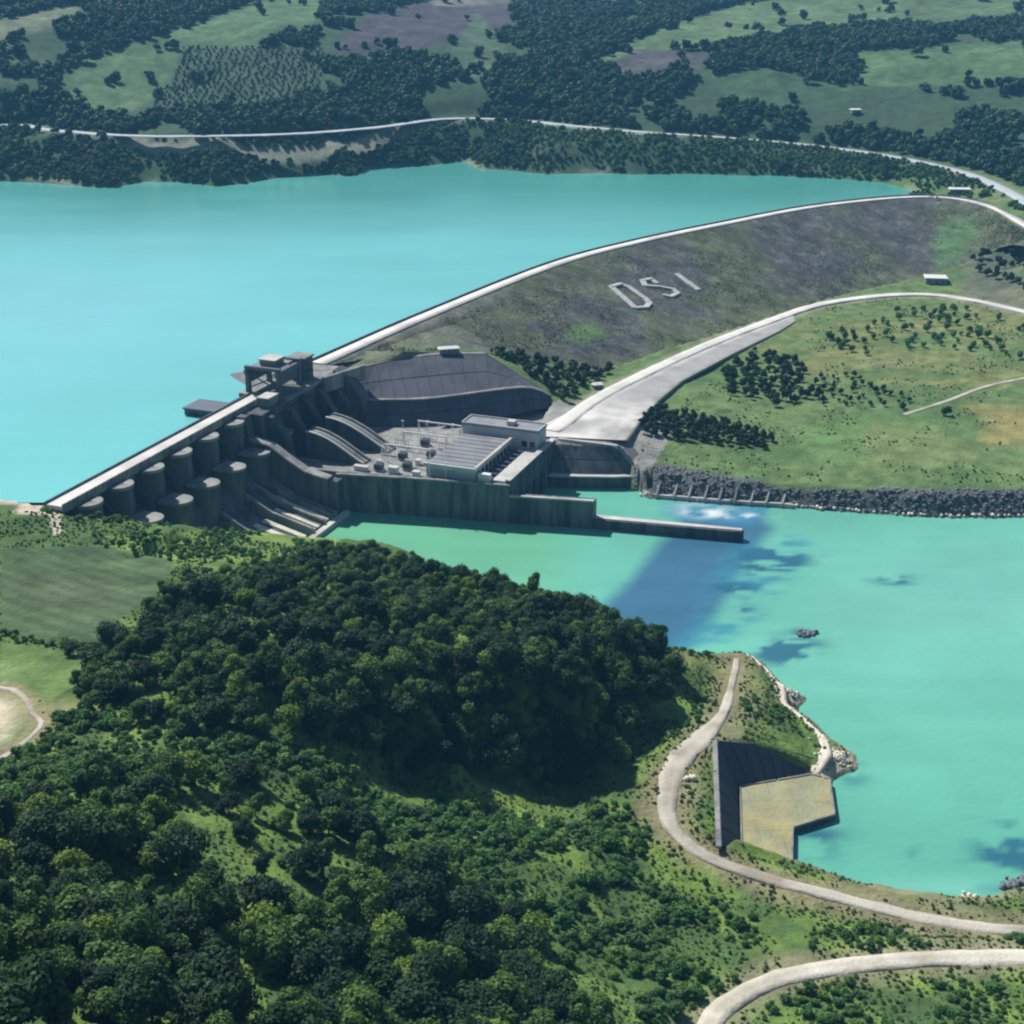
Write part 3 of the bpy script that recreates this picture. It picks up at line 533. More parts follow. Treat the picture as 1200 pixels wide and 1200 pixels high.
for k, a in enumerate(PIERS):
    for mb, nm, mm in ((up, 'pier', 'darkconc'), (c1, 'pier_cap', 'concrete'), (lo, 'pier_nose', 'darkconc'), (c2, 'nose_cap', 'concrete'), (ftm, 'pier_foot', 'darkconc')):
        if k == 0: o = mb.build(nm, mm, sw, org=so_); o.location = (0, a, 0); mb.o = o
        else: o = mb.o.copy(); COL.objects.link(o); o.location = (0, a, 0)
    # locations: mesh is stored relative to the spillway root, shifted along the axis
# end wall beside the intake, its top stepping down in a curve
mb = MB(); mb.side([(-8, -3), (-8, 44), (10, 44), (12, 33), (22, 31), (30, 26), (40, 20.5), (52, 18.3), (52, -3)], 118, 122.5); ew = mb.build('end_wall', 'darkconc', sw, org=so_)
mb = MB(); mb.side([(10, 33), (22, 31), (30, 26), (40, 20.5), (52, 18.3), (52, 19.2), (40, 21.5), (30, 27), (22, 32), (10, 34)], 117.6, 123.0); mb.build('wall_coping', 'concrete', ew, org=so_)
bays = [-5]+PIERS+[118]
for k in range(len(bays)-1):
    a0, a1 = bays[k]+5.4, bays[k+1]-5.4
    if k == 6: a1 = 118
    if k == 0: a0 = -4
    mb = MB(); mb.side([(-9, -3), (-9, 26), (-5, 28), (0, 28.4), (6, 27), (14, 22), (24, 14), (36, 7.5), (56, 2.6), (57, -3)], a0, a1); mb.build('chute_floor', 'darkconc', sw, org=so_)
    g = MB()                                                 # radial gate: curved skin with two arms
    prof = [(-4+2.5*math.sin(t), 28+13*(t/1.2)) for t in np.linspace(0, 1.2, 7)]; g.side(prof+[(x+.8, z) for x, z in prof[::-1]], a0+.2, a1-.2); go = g.build('radial_gate', 'gate', sw, org=so_)
    g = MB()
    for aa in (a0+2, a1-2):
        for xx, zz in ((-1, 39), (-2, 30)): g = MB(); g.tube((xx, aa, zz), (7, aa, 33), .45); g.build('gate_arm', 'steel', go, org=so_)
# dividing walls on the chute, lit from behind
for k, a in enumerate(PIERS[3:]+[103, 110.5]):
    hw = .8; a_ = a+2
    mb = MB(); mb.side([(20, -2), (20, 17.5), (24, 15.8), (36, 9.3), (56, 4.4), (57, 3.6), (57, -2)], a_-hw, a_+hw); mb.build('dividing_wall', 'concrete', sw, org=so_)
for a_s, x_s in ((72, 33), (78.5, 32), (85, 34), (94.5, 31), (98.3, 31), (105, 30), (108, 29), (113, 28)):
    mb = MB(); w_s = 2.4 if a_s > 90 else 3.2; mb.side([(x_s, 12.6-(x_s-26)*.66), (36, 8.0), (56.3, 3.1), (56.3, 2.4), (36, 7), (x_s, 9-(x_s-28)*.4)], a_s, a_s+w_s); mb.build('sunlit_strip', 'lit_floor', sw, org=so_)  # sunlit bands of the chute floor, put in as pale strips
mb = MB(); mb.box(57.05, 60, 60, 124, -3, 2.2); mb.build('end_sill', 'pale', sw, org=so_)
mb = MB(); mb.box(-4.6, 3.0, -8, 148, 43.3, 45.2); mb.build('bridge_deck', 'road', sw, org=so_)
for x0, x1, nm in ((-5.3, -4.65, 'parapet'), (3.05, 3.6, 'parapet')):
    mb = MB(); mb.box(x0, x1, -8, 148, 42.4, 46.1); mb.build(nm, 'darkconc' if x0 < 0 else 'concrete', sw, org=so_)
for k in range(28):
    a = -4+k*5.4; mb = MB(); mb.box(3.65, 3.95, a, a+.5, 43.6, 46.4); mb.build('railing_post', 'concrete', sw, org=so_)

# ------------------------------------------------------------------ intake block, crane, penstocks
it = dam_thing('intake_block', 5, 165, 15, label='dark blocky concrete intake structure between the spillway piers and the dam crest', cat='intake'); io_ = org(it)
mb = MB(); mb.box(-11, 14, 126, 205, 10, 43.2); mb.build('block', 'darkconc', it, org=io_)
mb = MB(); mb.box(-11.5, 15, 148.1, 208, 43.25, 45.1); mb.build('deck', 'concrete', it, org=io_)
for a in (130, 146, 162, 178, 192):
    mb = MB(); mb.side([(14.05, 10), (14.05, 42), (17, 41), (24, 31), (27, 22), (29, 16)], a, a+4.5); mb.build('buttress', 'darkconc', it, org=io_)
for a in (135, 151, 167):
    mb = MB(); mb.box(14.02, 15.2, a+1, a+10, 18, 39); mb.build('recess_panel', 'gate', it, org=io_)
mb = MB(); mb.side([(15.1, 30), (15.1, 46.5), (21, 44.5), (30, 33), (33, 20), (15.1, 18)], 196.6, 206); mb.build('wing_wall', 'darkconc', it, org=io_)
mb = MB(); mb.prism([(15.1, 184), (17, 184), (26, 212), (24, 213)], 38, 46); mb.build('sloping_parapet', 'concrete', it, org=io_)
mb = MB(); mb.prism(nose(15.2, 23, 4.8, 8), 10, 31.5); o = mb.build('round_pier', 'darkconc', it, org=io_); o.location = (0, 137, 0)
mb = MB(); mb.prism(nose(15.2, 23.5, 5.1, 8), 31.5, 32.6); o = mb.build('pier_cap', 'concrete', it, org=io_); o.location = (0, 137, 0)
gb = dam_thing('guide_pier', -21, 132, 36, label='low dark concrete guide pier standing in the lake just upstream of the spillway bridge', cat='pier')
mb = MB(); mb.box(-26, -5.4, 122, 136, 30, 43.0); mb.build('pier_body', 'darkconc', gb, org=org(gb))
mb = MB(); mb.box(-26.6, -5.4, 121.5, 136.6, 43.0, 43.8); mb.build('coping', 'steel', gb, org=org(gb))
mb = MB(); mb.prism([(-26.1, 124), (-30, 129), (-26.1, 134)], 30, 42); mb.build('cutwater', 'darkconc', gb, org=org(gb))

cr = dam_thing('gantry_crane', 2, 165, 45.1, label='tall grey gantry crane and gate house standing on the intake deck', cat='crane'); co = org(cr)
for x in (-8, 9):
    for a in (152, 172):
        mb = MB(); mb.side([(x-1.1, 45.1), (x-.8, 56.5), (x+.8, 56.5), (x+1.1, 45.1)], a-1.1, a+1.1); mb.build('leg', 'steel', cr, org=co)
for x in (-8, 9): mb = MB(); mb.box(x-.9, x+.9, 150, 174, 54.3, 56.8) ; mb.build('side_beam', 'steel', cr, org=co)
for a in (152, 172): mb = MB(); mb.box(-9.2, 10.2, a-1, a+1, 56.85, 58.4); mb.build('cross_beam', 'steel', cr, org=co)
mb = MB(); mb.box(-6.5, 7, 153.5, 170.5, 56.9, 57.7); mb.build('platform', 'concrete', cr, org=co)
mb = MB(); mb.box(-4, 4.5, 157, 166, 57.75, 60.4); th_ = mb.build('winch_house', 'concrete', cr, org=co); mb = MB(); mb.box(-4.6, 5.1, 156.4, 166.6, 60.4, 60.9); mb.build('roof', 'pale', th_, org=co)
for x in (-8, 9):
    mb = MB(); mb.box(x-.3, x+.3, 153.2, 170.8, 49.5, 54.2); mb.build('cladding', 'steel', cr, org=co)
for s in (0, 1):
    mb = MB(); a = 152 if s else 172; mb.tube((-8, a, 47), (9, a, 55), .35); mb.tube((9, a, 47), (-8, a, 55), .35); mb.build('cross_brace', 'steel', cr, org=co)
gh = dam_thing('gate_house', 6, 184, 45.1, label='dark box shaped gate house at the far end of the intake deck', cat='building')
mb = MB(); mb.box(0, 9, 178, 187, 45.1, 56); gw = mb.build('wall', 'darkconc', gh, org=org(gh)); mb = MB(); mb.box(-.6, 9.6, 177.4, 187.6, 56, 56.9); mb.build('roof', 'concrete', gh, org=org(gh))
for k in range(3): mb = MB(); mb.box(9.02, 9.2, 179+k*2.8, 180.6+k*2.8, 48.5, 52.5); mb.build('window', 'glass', gh, org=org(gh))
eh = dam_thing('control_cabin', -6, 142, 45.2, label='small pale control cabin at the bend of the spillway road beside the crane', cat='building')
mb = MB(); mb.box(5.6, 11.5, 137, 147, 43, 47.5); mb.build('wall', 'concrete', eh, org=org(eh)); mb = MB(); mb.box(5.3, 12, 136.5, 147.5, 47.5, 48.1); mb.build('roof', 'pale', eh, org=org(eh))

def arch(a, hw, x0, x1, z0, z1, lab):
    r = dam_thing('penstock', (x0+x1)/2, a, 18, label=lab, cat='penstock', group='penstocks'); o_ = org(r)
    ts = np.linspace(0, 1, 13); top = [(x0+(x1-x0)*t, z1+(z0-z1)*math.cos(t*math.pi/2)**1.15) for t in ts]
    mb = MB(); mb.side([(x0, 17)]+top+[(x1, 17)], a-hw, a+hw); mb.build('pipe_casing', 'darkconc', r, org=o_)
    for s in (-1, 1):
        mb = MB()
        for (xa, za), (xb, zb) in zip(top[:-1], top[1:]):
            y0, y1 = sorted((a+s*hw*1.0-s*.15, a+s*(hw-1.5))); mb.side([(xa, za-.25), (xa, za+.75), (xb, zb+.75), (xb, zb-.25)], y0, y1)
        mb.build('edge_rib', 'pale' if s < 0 else 'concrete', r, org=o_)
    mb = MB()
    for (xa, za), (xb, zb) in zip(top[:-1], top[1:]): mb.side([(xa, za), (xa, za+.35), (xb, zb+.35), (xb, zb)], a-1.2, a+1.2)
    mb.build('walkway', 'concrete', r, org=o_)
arch(147, 4.2, 27.5, 58, 31, 18.4, 'curved concrete penstock casing nearer the river wall, arching down to the yard')
arch(167, 4.2, 27.5, 62, 32, 18.4, 'curved concrete penstock casing nearer the dark revetment, arching down to the yard')

# ------------------------------------------------------------------ river wall and jetty
WD = [52.2, 93, 134, 172]; WA = [126, 134.5, 141, 148.3]
def wall_a(d): return float(np.interp(d, [21, 52, 93, 134, 171, 243], [123, 126, 134.5, 141, 148.3, 158.5]))
rw = dam_thing('river_wall', 100, 135, 0, label='long stained concrete river wall in front of the power station yard', cat='wall'); ro = org(rw)
d = 52.1; k = 0
while d < 172:
    e = min(d+7.4, 172.2)
    if d < 134 < e: e = 134
    z = 18.3 if e <= 134.01 else 13.2; a0, a1 = wall_a(d), wall_a(e-.12); pr = .12*((k*7) % 3)
    mb = MB(); mb.hexa([(d, a0-pr, -4), (e-.12, a1-pr, -4), (e-.12, a1+5, -4), (d, a0+5, -4)], [(d, a0-pr, z), (e-.12, a1-pr, z), (e-.12, a1+5, z), (d, a0+5, z)]); w1 = mb.build('wall_panel', 'wallconc', rw, org=ro)
    mb = MB(); mb.hexa([(d, a0-.5, z), (e, a1-.5, z), (e, a1+1.2, z), (d, a0+1.2, z)], [(d, a0-.5, z+.8), (e, a1-.5, z+.8), (e, a1+1.2, z+.8), (d, a0+1.2, z+.8)]); mb.build('coping', 'pale' if z < 15 else 'concrete', w1, org=ro)
    d = e; k += 1
mb = MB(); mb.prism([(52, 120), (56, 120), (56, 135), (52, 135)], -4, 17.5); mb.build('corner_block', 'darkconc', rw, org=ro)
jt = dam_thing('jetty', 208, 154, 0, label='long low concrete divider wall reaching out into the green tailwater', cat='jetty'); jo = org(jt)
d = 172.3
while d < 236:
    e = d+8; a0, a1 = wall_a(d), wall_a(e-.1); mb = MB(); mb.hexa([(d, a0, -4), (e-.1, a1, -4), (e-.1, a1+5, -4), (d, a0+5, -4)], [(d, a0, 4.6), (e-.1, a1, 4.6), (e-.1, a1+5, 4.6), (d, a0+5, 4.6)]); mb.build('wall_block', 'darkconc', jt, org=jo); d = e
a0 = wall_a(d); pl = [(d, a0), (d+2.5, a0+.6), (d+3.5, a0+2.6), (d+2.5, a0+4.6), (d, a0+5)]; mb = MB(); mb.prism(pl, -4, 4.7); mb.build('round_end', 'darkconc', jt, org=jo)
mb = MB(); mb.hexa([(172.3, wall_a(172.3)+1.3, 4.6), (d+2.5, a0+1.6, 4.6), (d+2.5, a0+4.2, 4.6), (172.3, wall_a(172.3)+5.4, 4.6)], [(172.3, wall_a(172.3)+1.3, 5.0), (d+2.5, a0+1.6, 5.0), (d+2.5, a0+4.2, 5.0), (172.3, wall_a(172.3)+5.4, 5.0)]); mb.build('walkway', 'pale', jt, org=jo)

# ------------------------------------------------------------------ power station yard
yd = dam_thing('yard_slab', 100, 165, 17, kind='structure')
d = 22
for k in range(9):
    e = d+12.3; mb = MB(); a0 = wall_a(d)+5.1; a1 = wall_a(e)+5.1
    if e > 133: e = 132.7; a1 = wall_a(e)+5.1
    mb.hexa([(d, a0, 15), (e-.1, a1, 15), (e-.1, 214, 15), (d, 206, 15)], [(d, a0, 18), (e-.1, a1, 18), (e-.1, 214, 18), (d, 206, 18)]); mb.build('paving_panel', 'concrete', yd, org=org(yd)); d = e
    if e >= 132.7: break
ph = dam_thing('power_house', 110, 165, 18, label='low grey power house with a long ribbed flat roof behind the river wall', cat='building'); po = org(ph)
mb = MB(); mb.box(92, 117, 141, 187, 18, 23.4); wl = mb.build('wall', 'facade', ph, org=po)
for k in range(9):
    a = 141+k*5.12; mb = MB(); mb.box(91.6, 116.2, a, a+4.98, 23.4, 24.2+.0); rp = mb.build('roof_panel', 'roof', ph, org=po)
    mb = MB(); mb.box(91.6, 116.2, a+2.2, a+2.7, 24.2, 24.45); mb.build('seam', 'roof', rp, org=po)
mb = MB(); mb.box(116.3, 117.8, 140.6, 187, 23.4, 25.3); mb.build('roof_edge', 'pale', ph, org=po)
mb = MB(); mb.box(91.2, 117.8, 139.6, 140.9, 23.0, 25.0); mb.build('roof_edge', 'facade', ph, org=po)
for k in range(0):
    x = 93+k*3.4; mb = MB(); mb.box(x, x+2.4, 140.8, 140.98, 19.5, 22.2); mb.build('window', 'glass', ph, org=po)
for k in range(9):
    a = 143.5+k*4.8; mb = MB(); mb.box(117.02, 117.2, a, a+3.2, 19.4, 22.4); mb.build('window', 'glass', ph, org=po)
bb = dam_thing('office_block', 110, 196, 18, label='taller pale blue grey building across the far end of the power house', cat='building'); bo = org(bb)
mb = MB(); mb.box(90, 130, 190, 202, 18, 28.0); mb.build('wall', 'facade', bb, org=bo)
mb = MB(); mb.box(89.6, 130.4, 189.6, 202.4, 28.0, 28.8); mb.build('roof', 'roof', bb, org=bo)
for sx in ((90, 130, 189.6, 190.1), (90, 130, 201.9, 202.4), (89.6, 90.1, 189.6, 202.4), (129.9, 130.4, 189.6, 202.4)):
    mb = MB(); mb.box(*sx, 28.85, 29.5); mb.build('parapet', 'facade', bb, org=bo)
for r in (1,):
    for k in range(7, 9): mb = MB(); mb.box(92.2+k*4.2, 94.8+k*4.2, 189.8, 189.98, 24.9+r*0-(0 if r == 0 else 4.4), 27.6-(0 if r == 0 else 4.4)); mb.build('window', 'glass', bb, org=bo)
mb = MB(); mb.box(112, 116, 194, 198, 28.85, 31); mb.build('stair_head', 'pale', bb, org=bo)
# service trench with beams, and the bright inclined deck on the tailrace side
tw = dam_thing('draft_tube_deck', 128, 170, 10, label='bright sloping concrete deck above the tailrace, ending in a dark vertical face', cat='deck'); to = org(tw)
mb = MB(); mb.box(117.9, 124.5, 141, 189.5, 15, 18.3); mb.build('trench_floor', 'steel', tw, org=to)
for k in range(8): mb = MB(); mb.box(118, 124.4, 144+k*5.6, 145+k*5.6, 18.3, 20.2); mb.build('beam', 'steel', tw, org=to)
mb = MB(); mb.box(124.6, 131.3, 143, 189.5, 14, 19.6); mb.build('deck', 'pale', tw, org=to)
mb = MB(); mb.side([(131.4, -4), (131.4, 20.3), (133.6, 20.3), (134.4, -4)], 142.2, 205.5); mb.build('tailrace_wall', 'darkconc', tw, org=to)
mb = MB(); mb.box(131.2, 133.9, 142.0, 205.7, 20.3, 20.9); mb.build('coping', 'pale', tw, org=to)
for k in range(4): mb = MB(); mb.box(134.0, 135.1, 152+k*10, 157+k*10, -2, 9.5); mb.build('outlet', 'gate', tw, org=to)
mb = MB(); mb.box(118, 124, 141, 143.8, 18.35, 22.5); mb.build('end_cabin', 'white', tw, org=to)
mb = MB(); mb.box(117.9, 131.3, 189.7, 189.9, 18, 19); mb.build('step', 'pale', tw, org=to)

# transformers and switchgear in the yard
def transformer(d, a, lab):
    r = dam_thing('transformer', d, a, 18, label=lab, cat='transformer', group='transformers in the power station yard'); o_ = org(r)
    mb = MB(); mb.box(d-2, d+2, a-1.4, a+1.4, 18.6, 21.4); mb.build('tank', 'steel', r, org=o_)
    mb = MB(); mb.box(d-2.4, d+2.4, a-2, a+2, 18, 18.6); mb.build('plinth', 'pale', r, org=o_)
    for k in range(5): mb = MB(); mb.box(d-1.8+k*.8, d-1.5+k*.8, a-2.3, a-1.45, 19, 21.1); mb.build('radiator_fin', 'steel', r, org=o_)
    for k in range(3): mb = MB(); mb.tube((d-1.2+k*1.2, a, 21.4), (d-1.2+k*1.2, a, 23.1), (.3, .12)); mb.build('bushing', 'white', r, org=o_)
    mb = MB(); mb.tube((d-1.6, a+.9, 22.2), (d+1.6, a+.9, 22.2), .5, 8); mb.build('conservator', 'white', r, org=o_)
for i, (d, a, lab) in enumerate(((68, 140, 'grey transformer on a pale plinth closest to the river wall coping'), (80, 146, 'grey transformer standing just left of the power house corner'), (72, 158, 'grey transformer in the middle of the yard behind two others'), (84, 165, 'grey transformer beside the middle of the power house wall'), (74, 180, 'grey transformer farthest back in the yard near the dark revetment'))): transformer(d, a, lab)
def whitebox(d, a, sx, sy, h, lab):
    r = dam_thing('equipment_cabinet', d, a, 18, label=lab, cat='cabinet', group='cabinets in the power station yard'); o_ = org(r)
    mb = MB(); mb.box(d-sx, d+sx, a-sy, a+sy, 18, 18+h); mb.build('body', 'white', r, org=o_); mb = MB(); mb.box(d-sx-.25, d+sx+.25, a-sy-.25, a+sy+.25, 18+h, 18.25+h); mb.build('lid', 'pale', r, org=o_)
whitebox(76, 139, 2.2, 1.6, 3, 'larger white cabinet between transformers near the river wall')
whitebox(88, 138.6, 1.6, 1.3, 2.4, 'small white cabinet at the river end of the power house')
whitebox(60, 137, 3.4, 1.2, 2, 'long low white cabinet by the foot of the near penstock')
whitebox(82, 154, 1.2, 1.2, 2.2, 'small white cabinet surrounded by transformers mid yard')
for i, (d, a) in enumerate(((95, 137.9), (103, 138.6), (65, 150), (90, 186), (70, 192), (58, 188), (84, 192))):
    r = dam_thing('lamp_mast', d, a, 18, label=('slim lamp mast by the river coping near the small white cabinet', 'slim lamp mast by the river coping in front of the power house', 'slim lamp mast beside the foot of the near penstock', 'slim lamp mast behind the power house roof', 'slim lamp mast at the back of the yard under the revetment', 'slim lamp mast beside the far penstock foot', 'slim lamp mast in the back right corner of the yard')[i], cat='lamp', group='lamp masts in the yard'); o_ = org(r)
    mb = MB(); mb.tube((d, a, 18), (d, a, 26.5), (.22, .12), 5); mb.build('mast', 'white', r, org=o_); mb = MB(); mb.box(d-.7, d+.7, a-.25, a+.25, 26.5, 26.8); mb.build('lamp_head', 'white', r, org=o_)
for i, (d, a) in enumerate(((63, 160), (64, 174), (86, 178))):
    r = dam_thing('breaker_row', d, a, 18, label=('row of switchgear breakers beside the near penstock foot', 'row of switchgear breakers between the penstocks and the transformers', 'row of switchgear breakers close to the power house wall')[i], cat='switchgear', group='breaker rows in the yard'); o_ = org(r)
    mb = MB(); mb.box(d-4, d+4, a-.6, a+.6, 18, 18.6); mb.build('plinth', 'pale', r, org=o_)
    for k in range(6): mb = MB(); mb.tube((d-3.5+k*1.4, a, 18.6), (d-3.5+k*1.4, a, 21.4), (.28, .16), 6); mb.build('breaker_post', 'white', r, org=o_)
    mb = MB(); mb.tube((d-3.7, a, 21.4), (d+3.7, a, 21.4), .12, 5); mb.build('busbar', 'steel', r, org=o_)
for i, a in enumerate((152, 172, 190)):
    r = dam_thing('line_gantry', 78, a, 18, label=('steel line gantry nearest the river, above the transformers', 'middle steel line gantry across the yard', 'steel line gantry farthest back by the revetment')[i], cat='gantry', group='line gantries in the yard'); o_ = org(r)
    for x in (66, 89): mb = MB(); mb.tube((x-.8, a, 18), (x, a, 27), .22, 4); mb.tube((x+.8, a, 18), (x, a, 27), .22, 4); mb.build('mast', 'white', r, org=o_)
    mb = MB(); mb.box(65.5, 89.5, a-.3, a+.3, 26.6, 27.2); mb.build('beam', 'white', r, org=o_)
    for k in range(3): mb = MB(); mb.tube((70+k*7, a, 26.6), (70+k*7, a, 25), .25); mb.build('insulator', 'white', r, org=o_)

# ------------------------------------------------------------------ slabbed revetment behind the yard
rv = dam_thing('revetment', 60, 230, 18, label='dark two tier slabbed revetment rising behind the power station yard', cat='retaining wall'); vo = org(rv)
# rails in (d, a, z): foot, ledge, top
foot = spline([(28, 195, 17.5), (43.6, 198, 17.5), (78, 221, 17.5), (112, 265, 17.5)], 5.5); ledge = spline([(20, 199, 30), (30, 203, 30), (60, 217, 30), (97.6, 258, 28.5), (108, 271, 21)], 5.5)
top = np.array([(12, 212, 41), (31, 246, 41), (48, 262, 41), (68, 276, 39.5), (107, 274, 20.5)])
def rsm(L, n): s = np.r_[0, np.cumsum(np.linalg.norm(np.diff(L, axis=0), axis=1))]; q = np.linspace(0, s[-1], n); return np.stack([np.interp(q, s, L[:, k]) for k in range(3)], 1)
NV = 19; f_, l_, t_ = rsm(foot, NV), rsm(ledge, NV), rsm(top, NV)
l2 = l_+np.array([-.9, 1.6, .15])
def slab(p, nm, mm, th=1.5):
    nrm = (Vector(p[1])-Vector(p[0])).cross(Vector(p[3])-Vector(p[0])).normalized(); nrm = nrm if nrm.z > 0 else -nrm
    mb = MB(); mb.hexa([Vector(q)-nrm*th for q in p], [Vector(q) for q in p]); return mb.build(nm, mm, rv, org=vo)
for i in range(NV-1):
    g = .014
    for (b0, t0) in ((f_, l_), (l2, t_)):
        a_ = b0[i]*(1-g)+b0[i+1]*g; b_ = b0[i]*g+b0[i+1]*(1-g); c_ = t0[i]*g+t0[i+1]*(1-g); d_ = t0[i]*(1-g)+t0[i+1]*g
        for v0, v1 in ((0, .49), (.51, 1)):
            slab([a_+(d_-a_)*v0, b_+(c_-b_)*v0, b_+(c_-b_)*v1, a_+(d_-a_)*v1], 'facing_slab', 'revet')
    mb = MB(); mb.hexa([l_[i]-[0, 0, 1], l_[i+1]-[0, 0, 1], l2[i+1]-[0, 0, 1], l2[i]-[0, 0, 1]], [l_[i]+[.2, -.4, .45], l_[i+1]+[.2, -.4, .45], l2[i+1]+[0, 0, .3], l2[i]+[0, 0, .3]]); mb.build('ledge', 'concrete', rv, org=vo)
    mb = MB(); up_ = t_+np.array([-2.0, 2.4, 0]); mb.hexa([t_[i]-[0, 0, 1], t_[i+1]-[0, 0, 1], up_[i+1]-[0, 0, 1], up_[i]-[0, 0, 1]], [t_[i]+[0, 0, .3], t_[i+1]+[0, 0, .3], up_[i+1]+[0, 0, .3], up_[i]+[0, 0, .3]]); mb.build('coping', 'concrete', rv, org=vo)
# earth fill behind the revetment, grass topped, up to the dam
mb = MB(); fill = []
Vf = []; Ff = []; cols_ = []
damfoot = [W(*q) for q in ((211, 8, 44.4),)]
NB = 40; tb = rsm(top, NB)
for i in range(NB):
    x, y, _ = W(tb[i][1], tb[i][0]); z = tb[i][2]; k = i/(NB-1)
    bx, by, bz = (np.array(P(400+300*k, 412+28*k-10*math.sin(k*3.1), 44.4-27*max(0, k-.25)/.75)))
    for j in range(12):
        u = j/11; Vf.append((x+(bx-x)*u, y+(by-y)*u, (z-.15)*(1-u)+(bz)*u+.12)); cc = np.array([.20, .225, .15])*(1+.25*float(fbm(np.array([Vf[-1][0]]), np.array([Vf[-1][1]]), 8, 3)[0])); cols_.append(cc if k < .6 else np.array([.13, .2, .08]))
Ff = [(i*12+j, i*12+j+1, (i+1)*12+j+1, (i+1)*12+j) for i in range(NB-1) for j in range(11)]
tag(link('berm_ground', npmesh('berm_ground', Vf, Ff, MT['ground'], np.array(cols_), smoothf=True)), kind='structure')

# right bank retaining wall of the tailrace
tr = dam_thing('tailrace_bank_wall', 155, 205, 0, label='dark sloping retaining wall with a pale ledge on the far side of the tailrace', cat='retaining wall'); tro = org(tr)
b0 = [(135, 193), (150, 197), (166, 202.5), (176.5, 208)]; t0 = [(133, 204.5), (143, 207), (153, 209.5), (163.5, 212)]
for i in range(3):
    for v0, v1 in ((0, .49), (.51, 1)):
        for s0, s1 in ((0, .485), (.5, .985)):
            def pt(s, v):
                bx, ba = b0[i][0]+(b0[i+1][0]-b0[i][0])*s, b0[i][1]+(b0[i+1][1]-b0[i][1])*s; tx, ta = t0[i][0]+(t0[i+1][0]-t0[i][0])*s, t0[i][1]+(t0[i+1][1]-t0[i][1])*s
                return np.array((bx+(tx-bx)*v, ba+1.6+(ta-ba-1.6)*v, 6.6+(17.9-6.6)*v))
            p = [pt(s0, v0), pt(s1, v0), pt(s1, v1), pt(s0, v1)]; q = [r_+np.array([0, 2.2, -1.2]) for r_ in p]; mb = MB(); mb.hexa(q, p); mb.build('facing_slab', 'darkconc', tr, org=tro)
    a_, b_ = b0[i], b0[i+1]
    mb = MB(); mb.hexa([(a_[0], a_[1]-1.2, -4), (b_[0], b_[1]-1.2, -4), (b_[0], b_[1]+3, -4), (a_[0], a_[1]+3, -4)], [(a_[0], a_[1]-1.2, 5.6), (b_[0], b_[1]-1.2, 5.6), (b_[0], b_[1]+3, 5.6), (a_[0], a_[1]+3, 5.6)]); mb.build('quay_wall', 'darkconc', tr, org=tro)
    mb = MB(); mb.hexa([(a_[0], a_[1]-1.5, 5.6), (b_[0], b_[1]-1.5, 5.6), (b_[0], b_[1]+2.6, 5.6), (a_[0], a_[1]+2.6, 5.6)], [(a_[0], a_[1]-1.5, 6.4), (b_[0], b_[1]-1.5, 6.4), (b_[0], b_[1]+2.6, 6.4), (a_[0], a_[1]+2.6, 6.4)]); mb.build('ledge', 'pale', tr, org=tro)
mb = MB(); mb.hexa([(163.5, 212, 16), (165, 212.5, 16), (178.5, 209.5, 5), (176.8, 209, 5)], [(163.5, 212, 18.6), (165, 212.5, 18.6), (178.5, 209.5, 7), (176.8, 209, 7)]); mb.build('sloping_coping', 'concrete', tr, org=tro)
mb = MB(); mb.box(133, 164, 211.6, 213, 16.5, 18.9); o = mb.build('top_coping', 'pale', tr, org=tro)
mb = MB(); mb.prism([(163.6, 212.2), (176.5, 208.6), (182, 214), (170, 222)], 2, [17.4, 6.3, 7, 15]); mb.build('shoulder', 'rock', tr, org=tro)

# ------------------------------------------------------------------ riprap bank, ribs and kerb
def ico():
    t = (1+5**.5)/2; v = np.array([(-1,t,0),(1,t,0),(-1,-t,0),(1,-t,0),(0,-1,t),(0,1,t),(0,-1,-t),(0,1,-t),(t,0,-1),(t,0,1),(-t,0,-1),(-t,0,1)], float); v /= np.linalg.norm(v[0])
    f = np.array([(0,11,5),(0,5,1),(0,1,7),(0,7,10),(0,10,11),(1,5,9),(5,11,4),(11,10,2),(10,7,6),(7,1,8),(3,9,4),(3,4,2),(3,2,6),(3,6,8),(3,8,9),(4,9,5),(2,4,11),(6,2,10),(8,6,7),(9,8,1)]); return v, f
IV, IF = ico()
def stones(name, X, Y, Z, R, m, lab=None, kind='stuff'):
    n_ = len(X); V = IV[None]*(.6+.8*rng.random((n_, 12, 1)))*R[:, None, None]*np.array([1, 1, .75])+np.stack([X, Y, Z], 1)[:, None, :]; F = IF[None]+(np.arange(n_)*12)[:, None, None]
    return tag(link(name, npmesh(name, V.reshape(-1, 3), F.reshape(-1, 3), m)), lab, name.replace('_', ' '), kind=kind)
n_ = 26000; t = rng.random(n_); X = rng.uniform(70, 640, n_); Y = rng.uniform(590, 740, n_); Z = ground(X, Y); qx, qy = proj(X, Y, Z); dr = sdf(X, Y, RIVER)
ok = (qx > 748) & (qx < 1400) & (dr > -1.5) & (qy > 573-np.clip(930-qx, 0, 200)*.17+3*fbm(X, Y, 12, 2, 5)); X, Y, Z = X[ok], Y[ok], Z[ok]
R = rng.uniform(.45, 1.25, len(X)); stones('riprap', X, Y, Z+R*.1, R, MT['rock'], 'grey riprap stones covering the river bank below the green plain')
X = []; Y = []; Z = []
ln = spline([P(*q) for q in ((752, 578, 1), (800, 583, 1), (860, 588, 1), (930, 592, 1), (1000, 597, 1), (1100, 603, 1), (1200, 603, 1), (1320, 606, 1))], 1.6)
lx = ln[:, 0]+rng.normal(0, .6, len(ln)); ly = ln[:, 1]+rng.normal(0, .6, len(ln)); k = rng.random(len(ln)) < np.interp(lx, [150, 230], [.9, .55])
